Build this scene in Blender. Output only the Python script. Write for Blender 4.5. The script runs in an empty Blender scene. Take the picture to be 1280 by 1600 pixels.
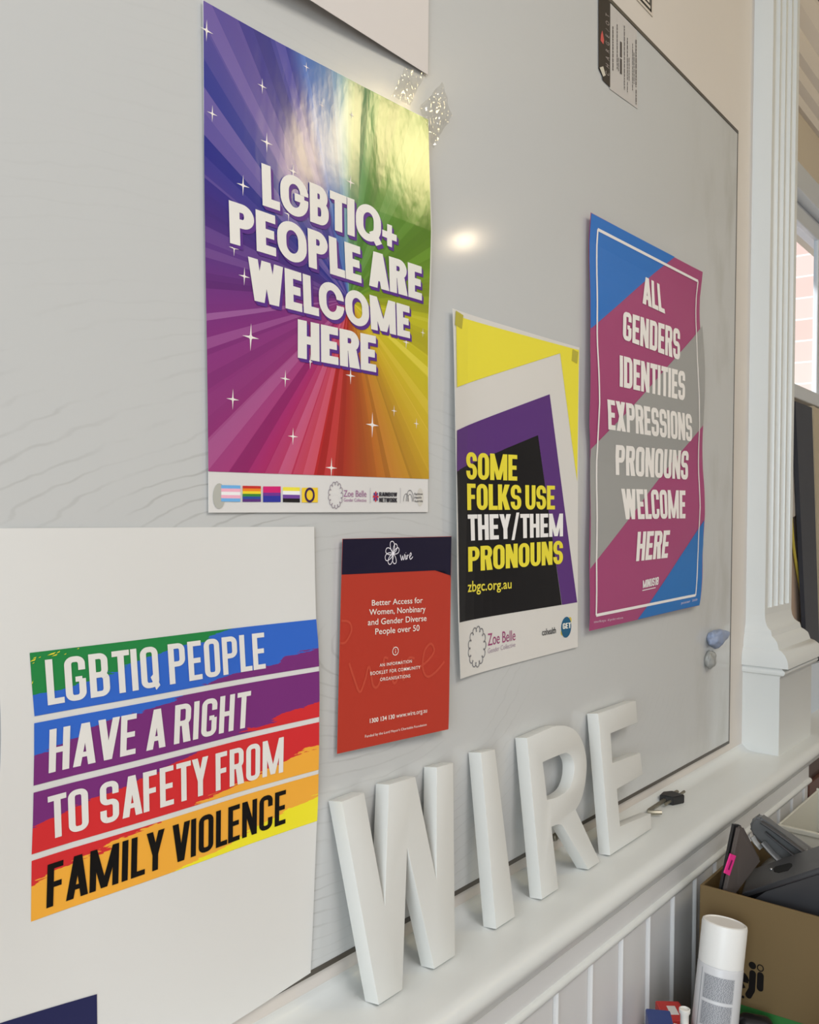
import bpy, bmesh, math, random
from mathutils import Vector, Matrix, noise as mnoise

random.seed(7)
scene = bpy.context.scene
C = scene.collection

# ------------------------------------------------------------------ camera
YAW, PITCH, ROLL, FPX = 0.89626592, 0.00321913, 0.01579558, 1388.46
CAM = Vector((0.0, -0.58, 1.5))
FW = Vector((math.sin(YAW)*math.cos(PITCH), math.cos(YAW)*math.cos(PITCH), math.sin(PITCH)))
_r0 = Vector((math.cos(YAW), -math.sin(YAW), 0)); _u0 = _r0.cross(FW)
RT = math.cos(ROLL)*_r0 + math.sin(ROLL)*_u0
UP = -math.sin(ROLL)*_r0 + math.cos(ROLL)*_u0
cam_data = bpy.data.cameras.new('camera')
cam_data.sensor_fit = 'VERTICAL'; cam_data.sensor_height = 24.0; cam_data.sensor_width = 24.0
cam_data.lens = FPX/1600*24.0
cam_data.clip_start = 0.02; cam_data.clip_end = 200
cam = bpy.data.objects.new('camera', cam_data); C.objects.link(cam)
cam.matrix_world = Matrix(((RT.x, UP.x, -FW.x, CAM.x), (RT.y, UP.y, -FW.y, CAM.y), (RT.z, UP.z, -FW.z, CAM.z), (0, 0, 0, 1)))
scene.camera = cam

# ------------------------------------------------------------------ world, lamps, exposure
scene.view_settings.view_transform = 'Standard'
scene.view_settings.look = 'None'
scene.view_settings.gamma = 1.0
scene.view_settings.use_curve_mapping = False
scene.view_settings.exposure = 0.15
world = bpy.data.worlds.new('world'); scene.world = world
world.use_nodes = True
wn = world.node_tree.nodes; wl = world.node_tree.links
wn['Background'].inputs['Color'].default_value = (0.82, 0.91, 1.0, 1)
wn['Background'].inputs['Strength'].default_value = 0.64

def area_lamp(name, loc, size, power, col, target, shape='DISK', size_y=None):
    d = bpy.data.lights.new(name, 'AREA'); d.shape = shape; d.size = size
    if size_y: d.size_y = size_y
    d.energy = power; d.color = col
    o = bpy.data.objects.new(name, d); C.objects.link(o); o.location = loc
    o.rotation_euler = (Vector(target)-Vector(loc)).to_track_quat('-Z', 'Y').to_euler()
    return o
# room lighting: ceiling panels and warm ceiling spots
area_lamp('window_daylight', (-2.9, -1.6, 1.9), 1.9, 70, (0.85, 0.945, 1.0), (0.6, -0.2, 1.4), 'RECTANGLE', 1.7)
area_lamp('ceiling_panel_light', (0.2, -1.9, 2.93), 1.3, 28, (1.0, 0.985, 0.985), (0.2, -1.9, 0), 'RECTANGLE', 1.3)
area_lamp('ceiling_spot_light', (3.70, -2.05, 2.90), 0.06, 0.7, (1.0, 0.80, 0.55), (0.9, 0, 1.6))
area_lamp('ceiling_spot_light', (2.40, -1.62, 2.90), 0.40, 7.6, (1.0, 0.80, 0.42), (0.7, 0, 1.8))
sun = bpy.data.lights.new('sun', 'SUN'); sun.energy = 8.0; sun.angle = 0.05; sun.color = (1.0, 0.98, 0.96)
sun_o = bpy.data.objects.new('sun', sun); C.objects.link(sun_o); sun_o.rotation_euler = Vector((0.5, -0.6, -1.0)).to_track_quat('-Z', 'Y').to_euler()

# ------------------------------------------------------------------ helpers
def ray(px, py): return FW*FPX + RT*(px-640) - UP*(py-800)
def at_y(px, py, Y=0.0):
    d = ray(px, py); return CAM + d*((Y-CAM.y)/d.y)
def at_z(px, py, Z):
    d = ray(px, py); return CAM + d*((Z-CAM.z)/d.z)
def at_x(px, py, X):
    d = ray(px, py); return CAM + d*((X-CAM.x)/d.x)

def s2l(c):
    c /= 255.0
    return c/12.92 if c <= 0.04045 else ((c+0.055)/1.055)**2.4
def lin(r, g, b, k=1.0): return (min(s2l(r)*k, .95), min(s2l(g)*k, .95), min(s2l(b)*k, .95), 1)

MATS = {}
def mat(name, rgb, rough=0.5, metal=0.0, spec=0.5, k=1.0, var=0.0, vscale=8.0, bump=0.0, bscale=60.0, coat=0.0):
    if name in MATS: return MATS[name]
    m = bpy.data.materials.new(name); m.use_nodes = True
    nt = m.node_tree; b = nt.nodes['Principled BSDF']
    col = lin(*rgb, k=k)
    b.inputs['Base Color'].default_value = col
    b.inputs['Roughness'].default_value = rough
    b.inputs['Metallic'].default_value = metal
    b.inputs['Specular IOR Level'].default_value = spec
    b.inputs['Coat Weight'].default_value = coat
    if var or bump:
        tc = nt.nodes.new('ShaderNodeTexCoord')
        if var:
            n = nt.nodes.new('ShaderNodeTexNoise'); n.inputs['Scale'].default_value = vscale; n.inputs['Detail'].default_value = 4
            nt.links.new(tc.outputs['Object'], n.inputs['Vector'])
            mx = nt.nodes.new('ShaderNodeMix'); mx.data_type = 'RGBA'
            mx.inputs['A'].default_value = tuple(c*(1-var) for c in col[:3])+(1,)
            mx.inputs['B'].default_value = tuple(min(c*(1+var), .97) for c in col[:3])+(1,)
            nt.links.new(n.outputs['Fac'], mx.inputs['Factor'])
            nt.links.new(mx.outputs['Result'], b.inputs['Base Color'])
        if bump:
            n = nt.nodes.new('ShaderNodeTexNoise'); n.inputs['Scale'].default_value = bscale; n.inputs['Detail'].default_value = 3
            nt.links.new(tc.outputs['Object'], n.inputs['Vector'])
            bp = nt.nodes.new('ShaderNodeBump'); bp.inputs['Strength'].default_value = bump; bp.inputs['Distance'].default_value = 0.003
            nt.links.new(n.outputs['Fac'], bp.inputs['Height']); nt.links.new(bp.outputs['Normal'], b.inputs['Normal'])
    MATS[name] = m
    return m
PK = 1.2
def ink(r, g, b, rough=0.38, spec=.22):
    return mat('ink_%d_%d_%d_%d_%d' % (r, g, b, int(rough*100), int(spec*100)), (r, g, b), rough, spec=spec, k=PK)

def link(name, me, parent=None, base=None, kind=None, smooth=False):
    o = bpy.data.objects.new(name, me); C.objects.link(o)
    b = Vector(base) if base is not None else (Vector(parent['_b']) if parent is not None and '_b' in parent else Vector((0, 0, 0)))
    if b.length > 0: me.transform(Matrix.Translation(-b))
    if parent is not None: o.parent = parent
    elif base is not None: o.location = b
    if kind: o['kind'] = kind
    if smooth:
        for p in me.polygons: p.use_smooth = True
    return o
def mesh(name, verts, faces, m, parent=None, base=None, kind=None, smooth=False):
    me = bpy.data.meshes.new(name); me.from_pydata([tuple(v) for v in verts], [], faces); me.update()
    if m: me.materials.append(m)
    return link(name, me, parent, base, kind, smooth)
def from_bm(name, bm, m, parent=None, base=None, kind=None, smooth=False, recalc=True):
    if recalc: bmesh.ops.recalc_face_normals(bm, faces=bm.faces)
    me = bpy.data.meshes.new(name); bm.to_mesh(me); bm.free()
    if m: me.materials.append(m)
    return link(name, me, parent, base, kind, smooth)
def tag(o, label, cat, group=None, kind=None):
    o['label'] = label; o['category'] = cat
    if group: o['group'] = group
    if kind: o['kind'] = kind
    return o
ROOTS = []
def thing(name, label, cat, base, group=None):
    o = bpy.data.objects.new(name, None); C.objects.link(o); o.location = base
    o.empty_display_size = 0.05
    o['_b'] = [float(v) for v in base]; ROOTS.append(o)
    return tag(o, label, cat, group)

def bm_box(bm, a, b, bev=0.0, seg=2, M=None):
    x0, y0, z0 = a; x1, y1, z1 = b
    t = bmesh.new()
    bmesh.ops.create_cube(t, size=1.0)
    for v in t.verts:
        v.co = Vector(((x0+x1)/2+v.co.x*(x1-x0), (y0+y1)/2+v.co.y*(y1-y0), (z0+z1)/2+v.co.z*(z1-z0)))
    if bev: bmesh.ops.bevel(t, geom=list(t.edges), offset=bev, segments=seg, affect='EDGES', profile=0.5)
    if M is not None: t.transform(M)
    me = bpy.data.meshes.new('tmp'); t.to_mesh(me); t.free(); bm.from_mesh(me); bpy.data.meshes.remove(me)
def bm_tube(bm, pts, r, seg=10, cap=True, flat=1.0):
    pts = [Vector(p) for p in pts]; rings = []
    n = len(pts); prevx = None
    for i, p in enumerate(pts):
        t = (pts[min(i+1, n-1)]-pts[max(i-1, 0)]).normalized()
        if prevx is None:
            ref = Vector((0, 0, 1)) if abs(t.z) < 0.9 else Vector((1, 0, 0)); x = t.cross(ref).normalized()
        else: x = (prevx - t*prevx.dot(t)).normalized()
        prevx = x; y = t.cross(x)
        rr = r[i] if isinstance(r, (list, tuple)) else r
        rings.append([bm.verts.new(p + x*math.cos(2*math.pi*k/seg)*rr + y*math.sin(2*math.pi*k/seg)*rr*flat) for k in range(seg)])
    for a, b in zip(rings, rings[1:]):
        for k in range(seg): bm.faces.new((a[k], a[(k+1) % seg], b[(k+1) % seg], b[k]))
    if cap: bm.faces.new(rings[0][::-1]); bm.faces.new(rings[-1])
def bm_lathe(bm, prof, seg=32, M=None):
    rings = []
    for r, z in prof:
        rings.append([bm.verts.new((M or Matrix()) @ Vector((r*math.cos(2*math.pi*k/seg), r*math.sin(2*math.pi*k/seg), z))) for k in range(seg)])
    for a, b in zip(rings, rings[1:]):
        for k in range(seg): bm.faces.new((a[k], a[(k+1) % seg], b[(k+1) % seg], b[k]))
    bm.faces.new(rings[0][::-1]); bm.faces.new(rings[-1])
def extrude_x(name, prof, x0, x1, m, kind=None, parent=None, base=None, smooth=False):
    """closed (y, z) profile swept along the wall"""
    n = len(prof); v = [(x0, y, z) for y, z in prof] + [(x1, y, z) for y, z in prof]
    f = [(i, (i+1) % n, n+(i+1) % n, n+i) for i in range(n)] + [tuple(range(n))[::-1], tuple(range(n, 2*n))]
    bm = bmesh.new(); vs = [bm.verts.new(q) for q in v]
    for q in f: bm.faces.new([vs[i] for i in q])
    return from_bm(name, bm, m, parent, base, kind, smooth)
def auto_smooth(o, ang=40):
    me = o.data
    for p in me.polygons: p.use_smooth = True
    bm = bmesh.new(); bm.from_mesh(me)
    for e in bm.edges:
        if len(e.link_faces) == 2 and e.calc_face_angle(0) > math.radians(ang): e.smooth = False
    bm.to_mesh(me); bm.free()
    return o

# ------------------------------------------------------------------ lettering: block glyphs and plain text
def _corner(cx, cy, ro, ri_x, ri_y, a0, n, ccx, ccy):
    out = []
    for i in range(n+1):
        a = math.radians(a0 + 90*i/n)
        out.append(((cx+ro*math.cos(a), cy+ro*math.sin(a)), (ccx+ri_x*math.cos(a), ccy+ri_y*math.sin(a))))
    return out
def ring_corner(box, r, s, t, k, n=8):
    """(outer, inner) pairs of corner k (0 TR, 1 TL, 2 BL, 3 BR), counter-clockwise"""
    x0, y0, x1, y1 = box
    r = min(r, (x1-x0)/2, (y1-y0)/2)
    rix = max(r-s, .012); riy = max(r-t, .012)
    sx = 1 if k in (0, 3) else -1; sy = 1 if k in (0, 1) else -1
    cx = (x1-r) if sx > 0 else (x0+r); cy = (y1-r) if sy > 0 else (y0+r)
    icx = (x1-s-rix) if sx > 0 else (x0+s+rix); icy = (y1-t-riy) if sy > 0 else (y0+t+riy)
    return _corner(cx, cy, r, rix, riy, 90*k, n, icx, icy)
def strip(pairs, closed=False):
    ps = []
    L = list(zip(pairs, pairs[1:] + (pairs[:1] if closed else [])))
    if not closed: L = list(zip(pairs, pairs[1:]))
    for (o1, i1), (o2, i2) in L: ps.append([o1, o2, i2, i1])
    return ps
def rect(x0, y0, x1, y1): return [(x0, y0), (x1, y0), (x1, y1), (x0, y1)]
def glyph(ch, st):
    s, t, W, r = st['s'], st['t'], st['w'], st['r']
    wf = {'I': 0, 'M': 1.55, 'W': 1.62, 'E': .84, 'F': .8, 'L': .8, 'T': .92, 'A': 1.12, 'V': 1.12, 'Y': 1.08, 'X': 1.1, 'K': 1.08, '/': .8, '+': 1.0, 'N': 1.08, 'J': .7, '.': 0, '1': .6}
    w = s if ch in 'I.' else W*wf.get(ch, 1.0)*(st.get('rw', 1.0) if ch in 'OCGQ' else 1.0)
    rr = min(st.get('rr', r), .5) if ch in 'OCGQ' else r
    P = []; B = (0, 0, w, 1)
    rc = lambda k, box=B, rad=None: ring_corner(box, rr if rad is None else rad, s, t, k)
    d = s*1.12
    if ch == 'I': P.append(rect(0, 0, s, 1))
    elif ch == '.': P.append(rect(0, 0, s, s))
    elif ch in 'EFL':
        P.append(rect(0, 0, s, 1))
        if ch in 'EL': P.append(rect(s, 0, w, t))
        if ch in 'EF': P += [rect(s, 1-t, w, 1), rect(s, .5-t/2, w*.92, .5+t/2)]
    elif ch == 'T': P += [rect(0, 1-t, w, 1), rect(w/2-s/2, 0, w/2+s/2, 1-t)]
    elif ch == 'H': P += [rect(0, 0, s, 1), rect(w-s, 0, w, 1), rect(s, .5-t/2, w-s, .5+t/2)]
    elif ch in 'OQ':
        P += strip(rc(0)+rc(1)+rc(2)+rc(3), True)
        if ch == 'Q': P.append([(w*.52, .26), (w*.80, -.07), (w*1.04, .03), (w*.76, .36)])
    elif ch == 'C':
        P += strip([((w, .66), (w-s, .66))]+rc(0)+rc(1)+rc(2)+rc(3)+[((w, .34), (w-s, .34))])
    elif ch == 'G':
        P += strip([((w, .68), (w-s, .68))]+rc(0)+rc(1)+rc(2)+rc(3)+[((w, .48), (w-s, .48))])
        P.append(rect(w*.5, .48-t*.45, w-s*.5, .48+t*.45))
    elif ch == 'U': P += strip([((0, 1), (s, 1))]+rc(2)+rc(3)+[((w, 1), (w-s, 1))])
    elif ch == 'D':
        P.append(rect(0, 0, s, 1))
        P += strip([((0.5*s, 0), (0.5*s, t))][:1] + rc(3) + rc(0) + [((.5*s, 1), (.5*s, 1-t))])
    elif ch in 'PBR':
        yb = .42 if ch == 'P' else .44
        b1 = (0, yb, w*(.95 if ch == 'B' else 1), 1)
        P.append(rect(0, 0, s, 1))
        P += strip([((.5*s, yb), (.5*s, yb+t))]+ring_corner(b1, r, s, t, 3)+ring_corner(b1, r, s, t, 0)+[((.5*s, 1), (.5*s, 1-t))])
        if ch == 'B':
            b2 = (0, 0, w, yb+t)
            P += strip([((.5*s, 0), (.5*s, t))]+ring_corner(b2, r, s, t, 3)+ring_corner(b2, r, s, t, 0)+[((.5*s, yb+t), (.5*s, yb))])
        if ch == 'R': P.append([(w-d*1.12, 0), (w*1.03, 0), (w*.86, .5), (w*.42, .5)])
    elif ch == 'S':
        yc = .5; bu = (0, yc-t/2, w, 1); bl = (0, 0, w, yc+t/2)
        up = [((w, .68), (w-s, .68))]+ring_corner(bu, r, s, t, 0)+ring_corner(bu, r, s, t, 1)+ring_corner(bu, r, s, t, 2)
        lo = ring_corner(bl, r, s, t, 0)[::-1]+ring_corner(bl, r, s, t, 3)[::-1]+ring_corner(bl, r, s, t, 2)[::-1]+[((0, .32), (s, .32))]
        P += strip(up + [(i, o) for o, i in lo])
    elif ch == 'A':
        P += [[(0, 0), (d, 0), (w/2+d*.42, 1), (w/2-d*.55, 1)], [(w-d, 0), (w, 0), (w/2+d*.55, 1), (w/2-d*.42, 1)], rect(w*.22, .2, w*.78, .2+t*.9)]
    elif ch == 'V': P += [[(w/2-d*.55, 0), (w/2+d*.42, 0), (d, 1), (0, 1)], [(w/2-d*.42, 0), (w/2+d*.55, 0), (w, 1), (w-d, 1)]]
    elif ch == 'W':
        a, b = w*.29, w*.71; e = d*.5
        P += [[(a-e, 0), (a+e, 0), (d*.95, 1), (0, 1)], [(a-e, 0), (a+e, 0), (w/2+e*.9, 1), (w/2-e*.9, 1)],
              [(b-e, 0), (b+e, 0), (w/2+e*.9, 1), (w/2-e*.9, 1)], [(b-e, 0), (b+e, 0), (w, 1), (w-d*.95, 1)]]
    elif ch == 'M':
        P += [rect(0, 0, s, 1), rect(w-s, 0, w, 1), [(w/2-d*.45, .02), (w/2+d*.45, .02), (s*1.05, 1), (0, 1)], [(w/2-d*.45, .02), (w/2+d*.45, .02), (w, 1), (w-s*1.05, 1)]]
    elif ch == 'N': P += [rect(0, 0, s, 1), rect(w-s, 0, w, 1), [(w-s*1.1, 0), (w, 0), (s*1.1, 1), (0, 1)]]
    elif ch == 'K': P += [rect(0, 0, s, 1), [(s*.6, .34), (s*1.5, .34), (w, 1), (w-d*1.1, 1)], [(w-d*1.1, 0), (w*1.02, 0), (s*1.75, .66), (s*.75, .56)]]
    elif ch == 'Y': P += [rect(w/2-s/2, 0, w/2+s/2, .46), [(w/2-s/2, .40), (w/2+s/2, .40), (d, 1), (0, 1)], [(w/2-s/2, .40), (w/2+s/2, .40), (w, 1), (w-d, 1)]]
    elif ch == 'X': P += [[(0, 0), (d*1.1, 0), (w, 1), (w-d*1.1, 1)], [(w-d*1.1, 0), (w, 0), (d*1.1, 1), (0, 1)]]
    elif ch == '/': P.append([(0, -.06), (s*.75, -.06), (w, 1.06), (w-s*.75, 1.06)])
    elif ch == '+': w = .62; P += [rect(0, .5-t*.45, w, .5+t*.45), rect(w/2-s*.42, .19, w/2+s*.42, .81)]
    elif ch == '1': P += [rect(w-s, 0, w, 1), [(0, .72), (w-s, .8), (w-s, 1), (w-s*1.2, 1)]]
    elif ch == '8':
        yc = .5
        P += strip(sum((ring_corner((0, yc-t/2, w, 1), r, s, t, k) for k in range(4)), []), True)
        P += strip(sum((ring_corner((0, 0, w, yc+t/2), r, s, t, k) for k in range(4)), []), True)
    return P, w
HEAVY = dict(s=.25, t=.21, w=.61, r=.29, rw=1.38, rr=.5, gap=.045, space=.20)
BLOCK = dict(s=.198, t=.165, w=.53, r=.20, gap=.055, space=.17)
POSTERF = dict(s=.218, t=.16, w=.58, r=.27, gap=.05, space=.18)
BEBAS = dict(s=.142, t=.13, w=.42, r=.18, gap=.075, space=.18)
WORDS = []
def block_text(txt, st):
    """polygons in the unit box (x 0..1 over the line, y 0..1 baseline to cap)"""
    x = 0; out = []; word = 0; WORDS.clear()
    for ch in txt:
        if ch == ' ': x += st['space']; word += 1; continue
        P, w = glyph(ch, st)
        out += [[(px+x, py) for px, py in p] for p in P]; WORDS.extend([word]*len(P))
        x += w + st['gap']*(.4 if ch in 'LTAVY' else 1)
    x -= st['gap']
    return [[(px/x, py) for px, py in p] for p in out]
def plain_text(txt, bold=0.0, spacing=1.0):
    """built-in font outline as polygons in a unit box (ascender/baseline measured on the text itself)"""
    cu = bpy.data.curves.new('tmp_text', 'FONT'); cu.body = txt; cu.size = 1; cu.resolution_u = 3
    cu.offset = bold; cu.space_character = spacing
    ob = bpy.data.objects.new('tmp_text', cu); C.objects.link(ob)
    dg = bpy.context.evaluated_depsgraph_get(); dg.update()
    me = ob.evaluated_get(dg).to_mesh()
    vs = [(v.co.x, v.co.y) for v in me.vertices]; fs = [tuple(p.vertices) for p in me.polygons]
    ob.evaluated_get(dg).to_mesh_clear()
    bpy.data.objects.remove(ob); bpy.data.curves.remove(cu)
    x0 = min(v[0] for v in vs); x1 = max(v[0] for v in vs); y1 = max(v[1] for v in vs)
    return [[((vs[i][0]-x0)/(x1-x0), vs[i][1]/y1) for i in f] for f in fs]
def stroke_poly(pts, w, closed=False):
    """thin drawn line of width w through 2-D points, as quads"""
    out = []; n = len(pts)
    idx = range(n if closed else n-1)
    nrm = []
    for i in range(n):
        a = pts[(i-1) % n] if (closed or i > 0) else pts[i]; b = pts[(i+1) % n] if (closed or i < n-1) else pts[i]
        dx, dy = b[0]-a[0], b[1]-a[1]; l = math.hypot(dx, dy) or 1
        nrm.append((-dy/l*w/2, dx/l*w/2))
    for i in idx:
        j = (i+1) % n; p, q = pts[i], pts[j]
        out.append([(p[0]-nrm[i][0], p[1]-nrm[i][1]), (q[0]-nrm[j][0], q[1]-nrm[j][1]), (q[0]+nrm[j][0], q[1]+nrm[j][1]), (p[0]+nrm[i][0], p[1]+nrm[i][1])])
    return out
def ellipse(cx, cy, rx, ry, n=20): return [(cx+rx*math.cos(2*math.pi*i/n), cy+ry*math.sin(2*math.pi*i/n)) for i in range(n)]
def smooth_pts(pts, n=6):
    out = []
    P = [pts[0]]+list(pts)+[pts[-1]]
    for i in range(1, len(P)-2):
        for k in range(n):
            t = k/n; a, b, c, d = P[i-1], P[i], P[i+1], P[i+2]
            out.append(tuple(.5*((2*b[j])+(-a[j]+c[j])*t+(2*a[j]-5*b[j]+4*c[j]-d[j])*t*t+(-a[j]+3*b[j]-3*c[j]+d[j])*t**3) for j in (0, 1)))
    out.append(tuple(pts[-1]))
    return out

class Sheet:
    """a printed sheet hung on the board: h(X, Z) is how far its face stands off the board"""
    def __init__(self, h): self.h = h
    def w(self, px, py, extra=0.0):                 # photo point -> (X, Z) on the sheet
        Y = -0.002
        for _ in range(5):
            p = at_y(px, py, Y); Y = -self.h(p.x, p.z)-extra
        return (p.x, p.z)
    def P(self, X, Z, lift): return (X, -self.h(X, Z)-lift, Z)
    def sheet(self, name, left, right, m, parent, nu=24, nv=40, thick=0.00035):
        L = [self.w(*p) for p in left]; R = [self.w(*p) for p in right]
        def samp(A, t):
            pts = smooth_pts(A, 8) if len(A) > 2 else A
            f = t*(len(pts)-1); i = min(int(f), len(pts)-2); k = f-i
            return (pts[i][0]*(1-k)+pts[i+1][0]*k, pts[i][1]*(1-k)+pts[i+1][1]*k)
        v = []; f = []
        for j in range(nv+1):
            a = samp(L, j/nv); b = samp(R, j/nv)
            for i in range(nu+1):
                t = i/nu; X = a[0]*(1-t)+b[0]*t; Z = a[1]*(1-t)+b[1]*t; v.append(self.P(X, Z, 0))
        N = len(v); v += [(x, y+thick, z) for x, y, z in v]
        q = lambda j, i: j*(nu+1)+i
        for j in range(nv):
            for i in range(nu):
                f.append((q(j+1, i), q(j+1, i+1), q(j, i+1), q(j, i))); f.append((N+q(j, i), N+q(j, i+1), N+q(j+1, i+1), N+q(j+1, i)))
        for j in range(nv):
            f.append((q(j, 0), N+q(j, 0), N+q(j+1, 0), q(j+1, 0))); f.append((q(j+1, nu), N+q(j+1, nu), N+q(j, nu), q(j, nu)))
        for i in range(nu):
            f.append((q(0, i+1), N+q(0, i+1), N+q(0, i), q(0, i))); f.append((q(nv, i), N+q(nv, i), N+q(nv, i+1), q(nv, i+1)))
        return auto_smooth(mesh(name, v, f, m, parent), 45)
    def print_xz(self, name, polys, m, parent, lift, cell=0.02):
        """printed shape given as polygons in (X, Z)"""
        bm = bmesh.new()
        for k_, p in enumerate(polys):
            # keep winding facing the room
            A = sum(p[i][0]*p[(i+1) % len(p)][1]-p[(i+1) % len(p)][0]*p[i][1] for i in range(len(p)))
            if abs(A) < 1e-12: continue
            e_ = (k_ % 24)*4e-6                     # ink strokes lie one on another, never in the very same plane
            vs = [bm.verts.new((x, e_, z)) for x, z in (p if A > 0 else p[::-1])]
            try: bm.faces.new(vs)
            except ValueError: pass
        big = [f for f in bm.faces if len(f.verts) > 4]
        if big: bmesh.ops.triangulate(bm, faces=big)
        xs = [v.co.x for v in bm.verts]; zs = [v.co.z for v in bm.verts]
        for lo, hi, ax in ((min(xs), max(xs), 0), (min(zs), max(zs), 2)):
            k = math.floor(lo/cell)+1
            while k*cell < hi:
                co = [0, 0, 0]; co[ax] = k*cell; no = [0, 0, 0]; no[ax] = 1
                bmesh.ops.bisect_plane(bm, geom=bm.verts[:]+bm.edges[:]+bm.faces[:], dist=1e-7, plane_co=co, plane_no=no)
                k += 1
        for v in bm.verts: v.co = Vector(self.P(v.co.x, v.co.z, lift+v.co.y))
        return from_bm(name, bm, m, parent, recalc=False)
    def quad_map(self, quad, polys, shift=(0, 0)):
        """polys in the unit box -> (X, Z) through the photo quad TL, TR, BR, BL"""
        tl, tr, br, bl = [self.w(*p) for p in quad]; out = []
        for p in polys:
            q = []
            for u, v in p:
                a = [bl[i]*(1-u)+br[i]*u for i in (0, 1)]; b = [tl[i]*(1-u)+tr[i]*u for i in (0, 1)]
                q.append((a[0]*(1-v)+b[0]*v+shift[0], a[1]*(1-v)+b[1]*v+shift[1]))
            out.append(q)
        return out
    def words(self, name, txt, st, quad, m, parent, lift, cell=.03):
        """a printed line of block capitals, one part for each word"""
        P = self.quad_map(quad, block_text(txt, st)); W = list(WORDS)
        for k in range(max(W)+1): self.print_xz(name, [p for p, w in zip(P, W) if w == k], m, parent, lift, cell)
    def pix(self, pts): return [self.w(*p) for p in pts]
def flip(p): return [(x, y) for x, y in p]

# ------------------------------------------------------------------ materials of the place
def paint(name, rgb, rough=.45, var=.03, bump=.08, bscale=25): return mat(name, rgb, rough, var=var, vscale=5, bump=bump, bscale=bscale)
M_wall = paint('cream_wall_paint', (218, 211, 204), .55)
M_trim = paint('white_gloss_paint', (219, 221, 219), .32, .03, .10, 18)
M_ceil = mat('ceiling_paint', (225, 222, 215), .8)
M_white = mat('white_paper', (232, 230, 226), .42, var=.015, vscale=6)
M_white_ink = mat('white_ink', (236, 233, 228), .4)

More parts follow.
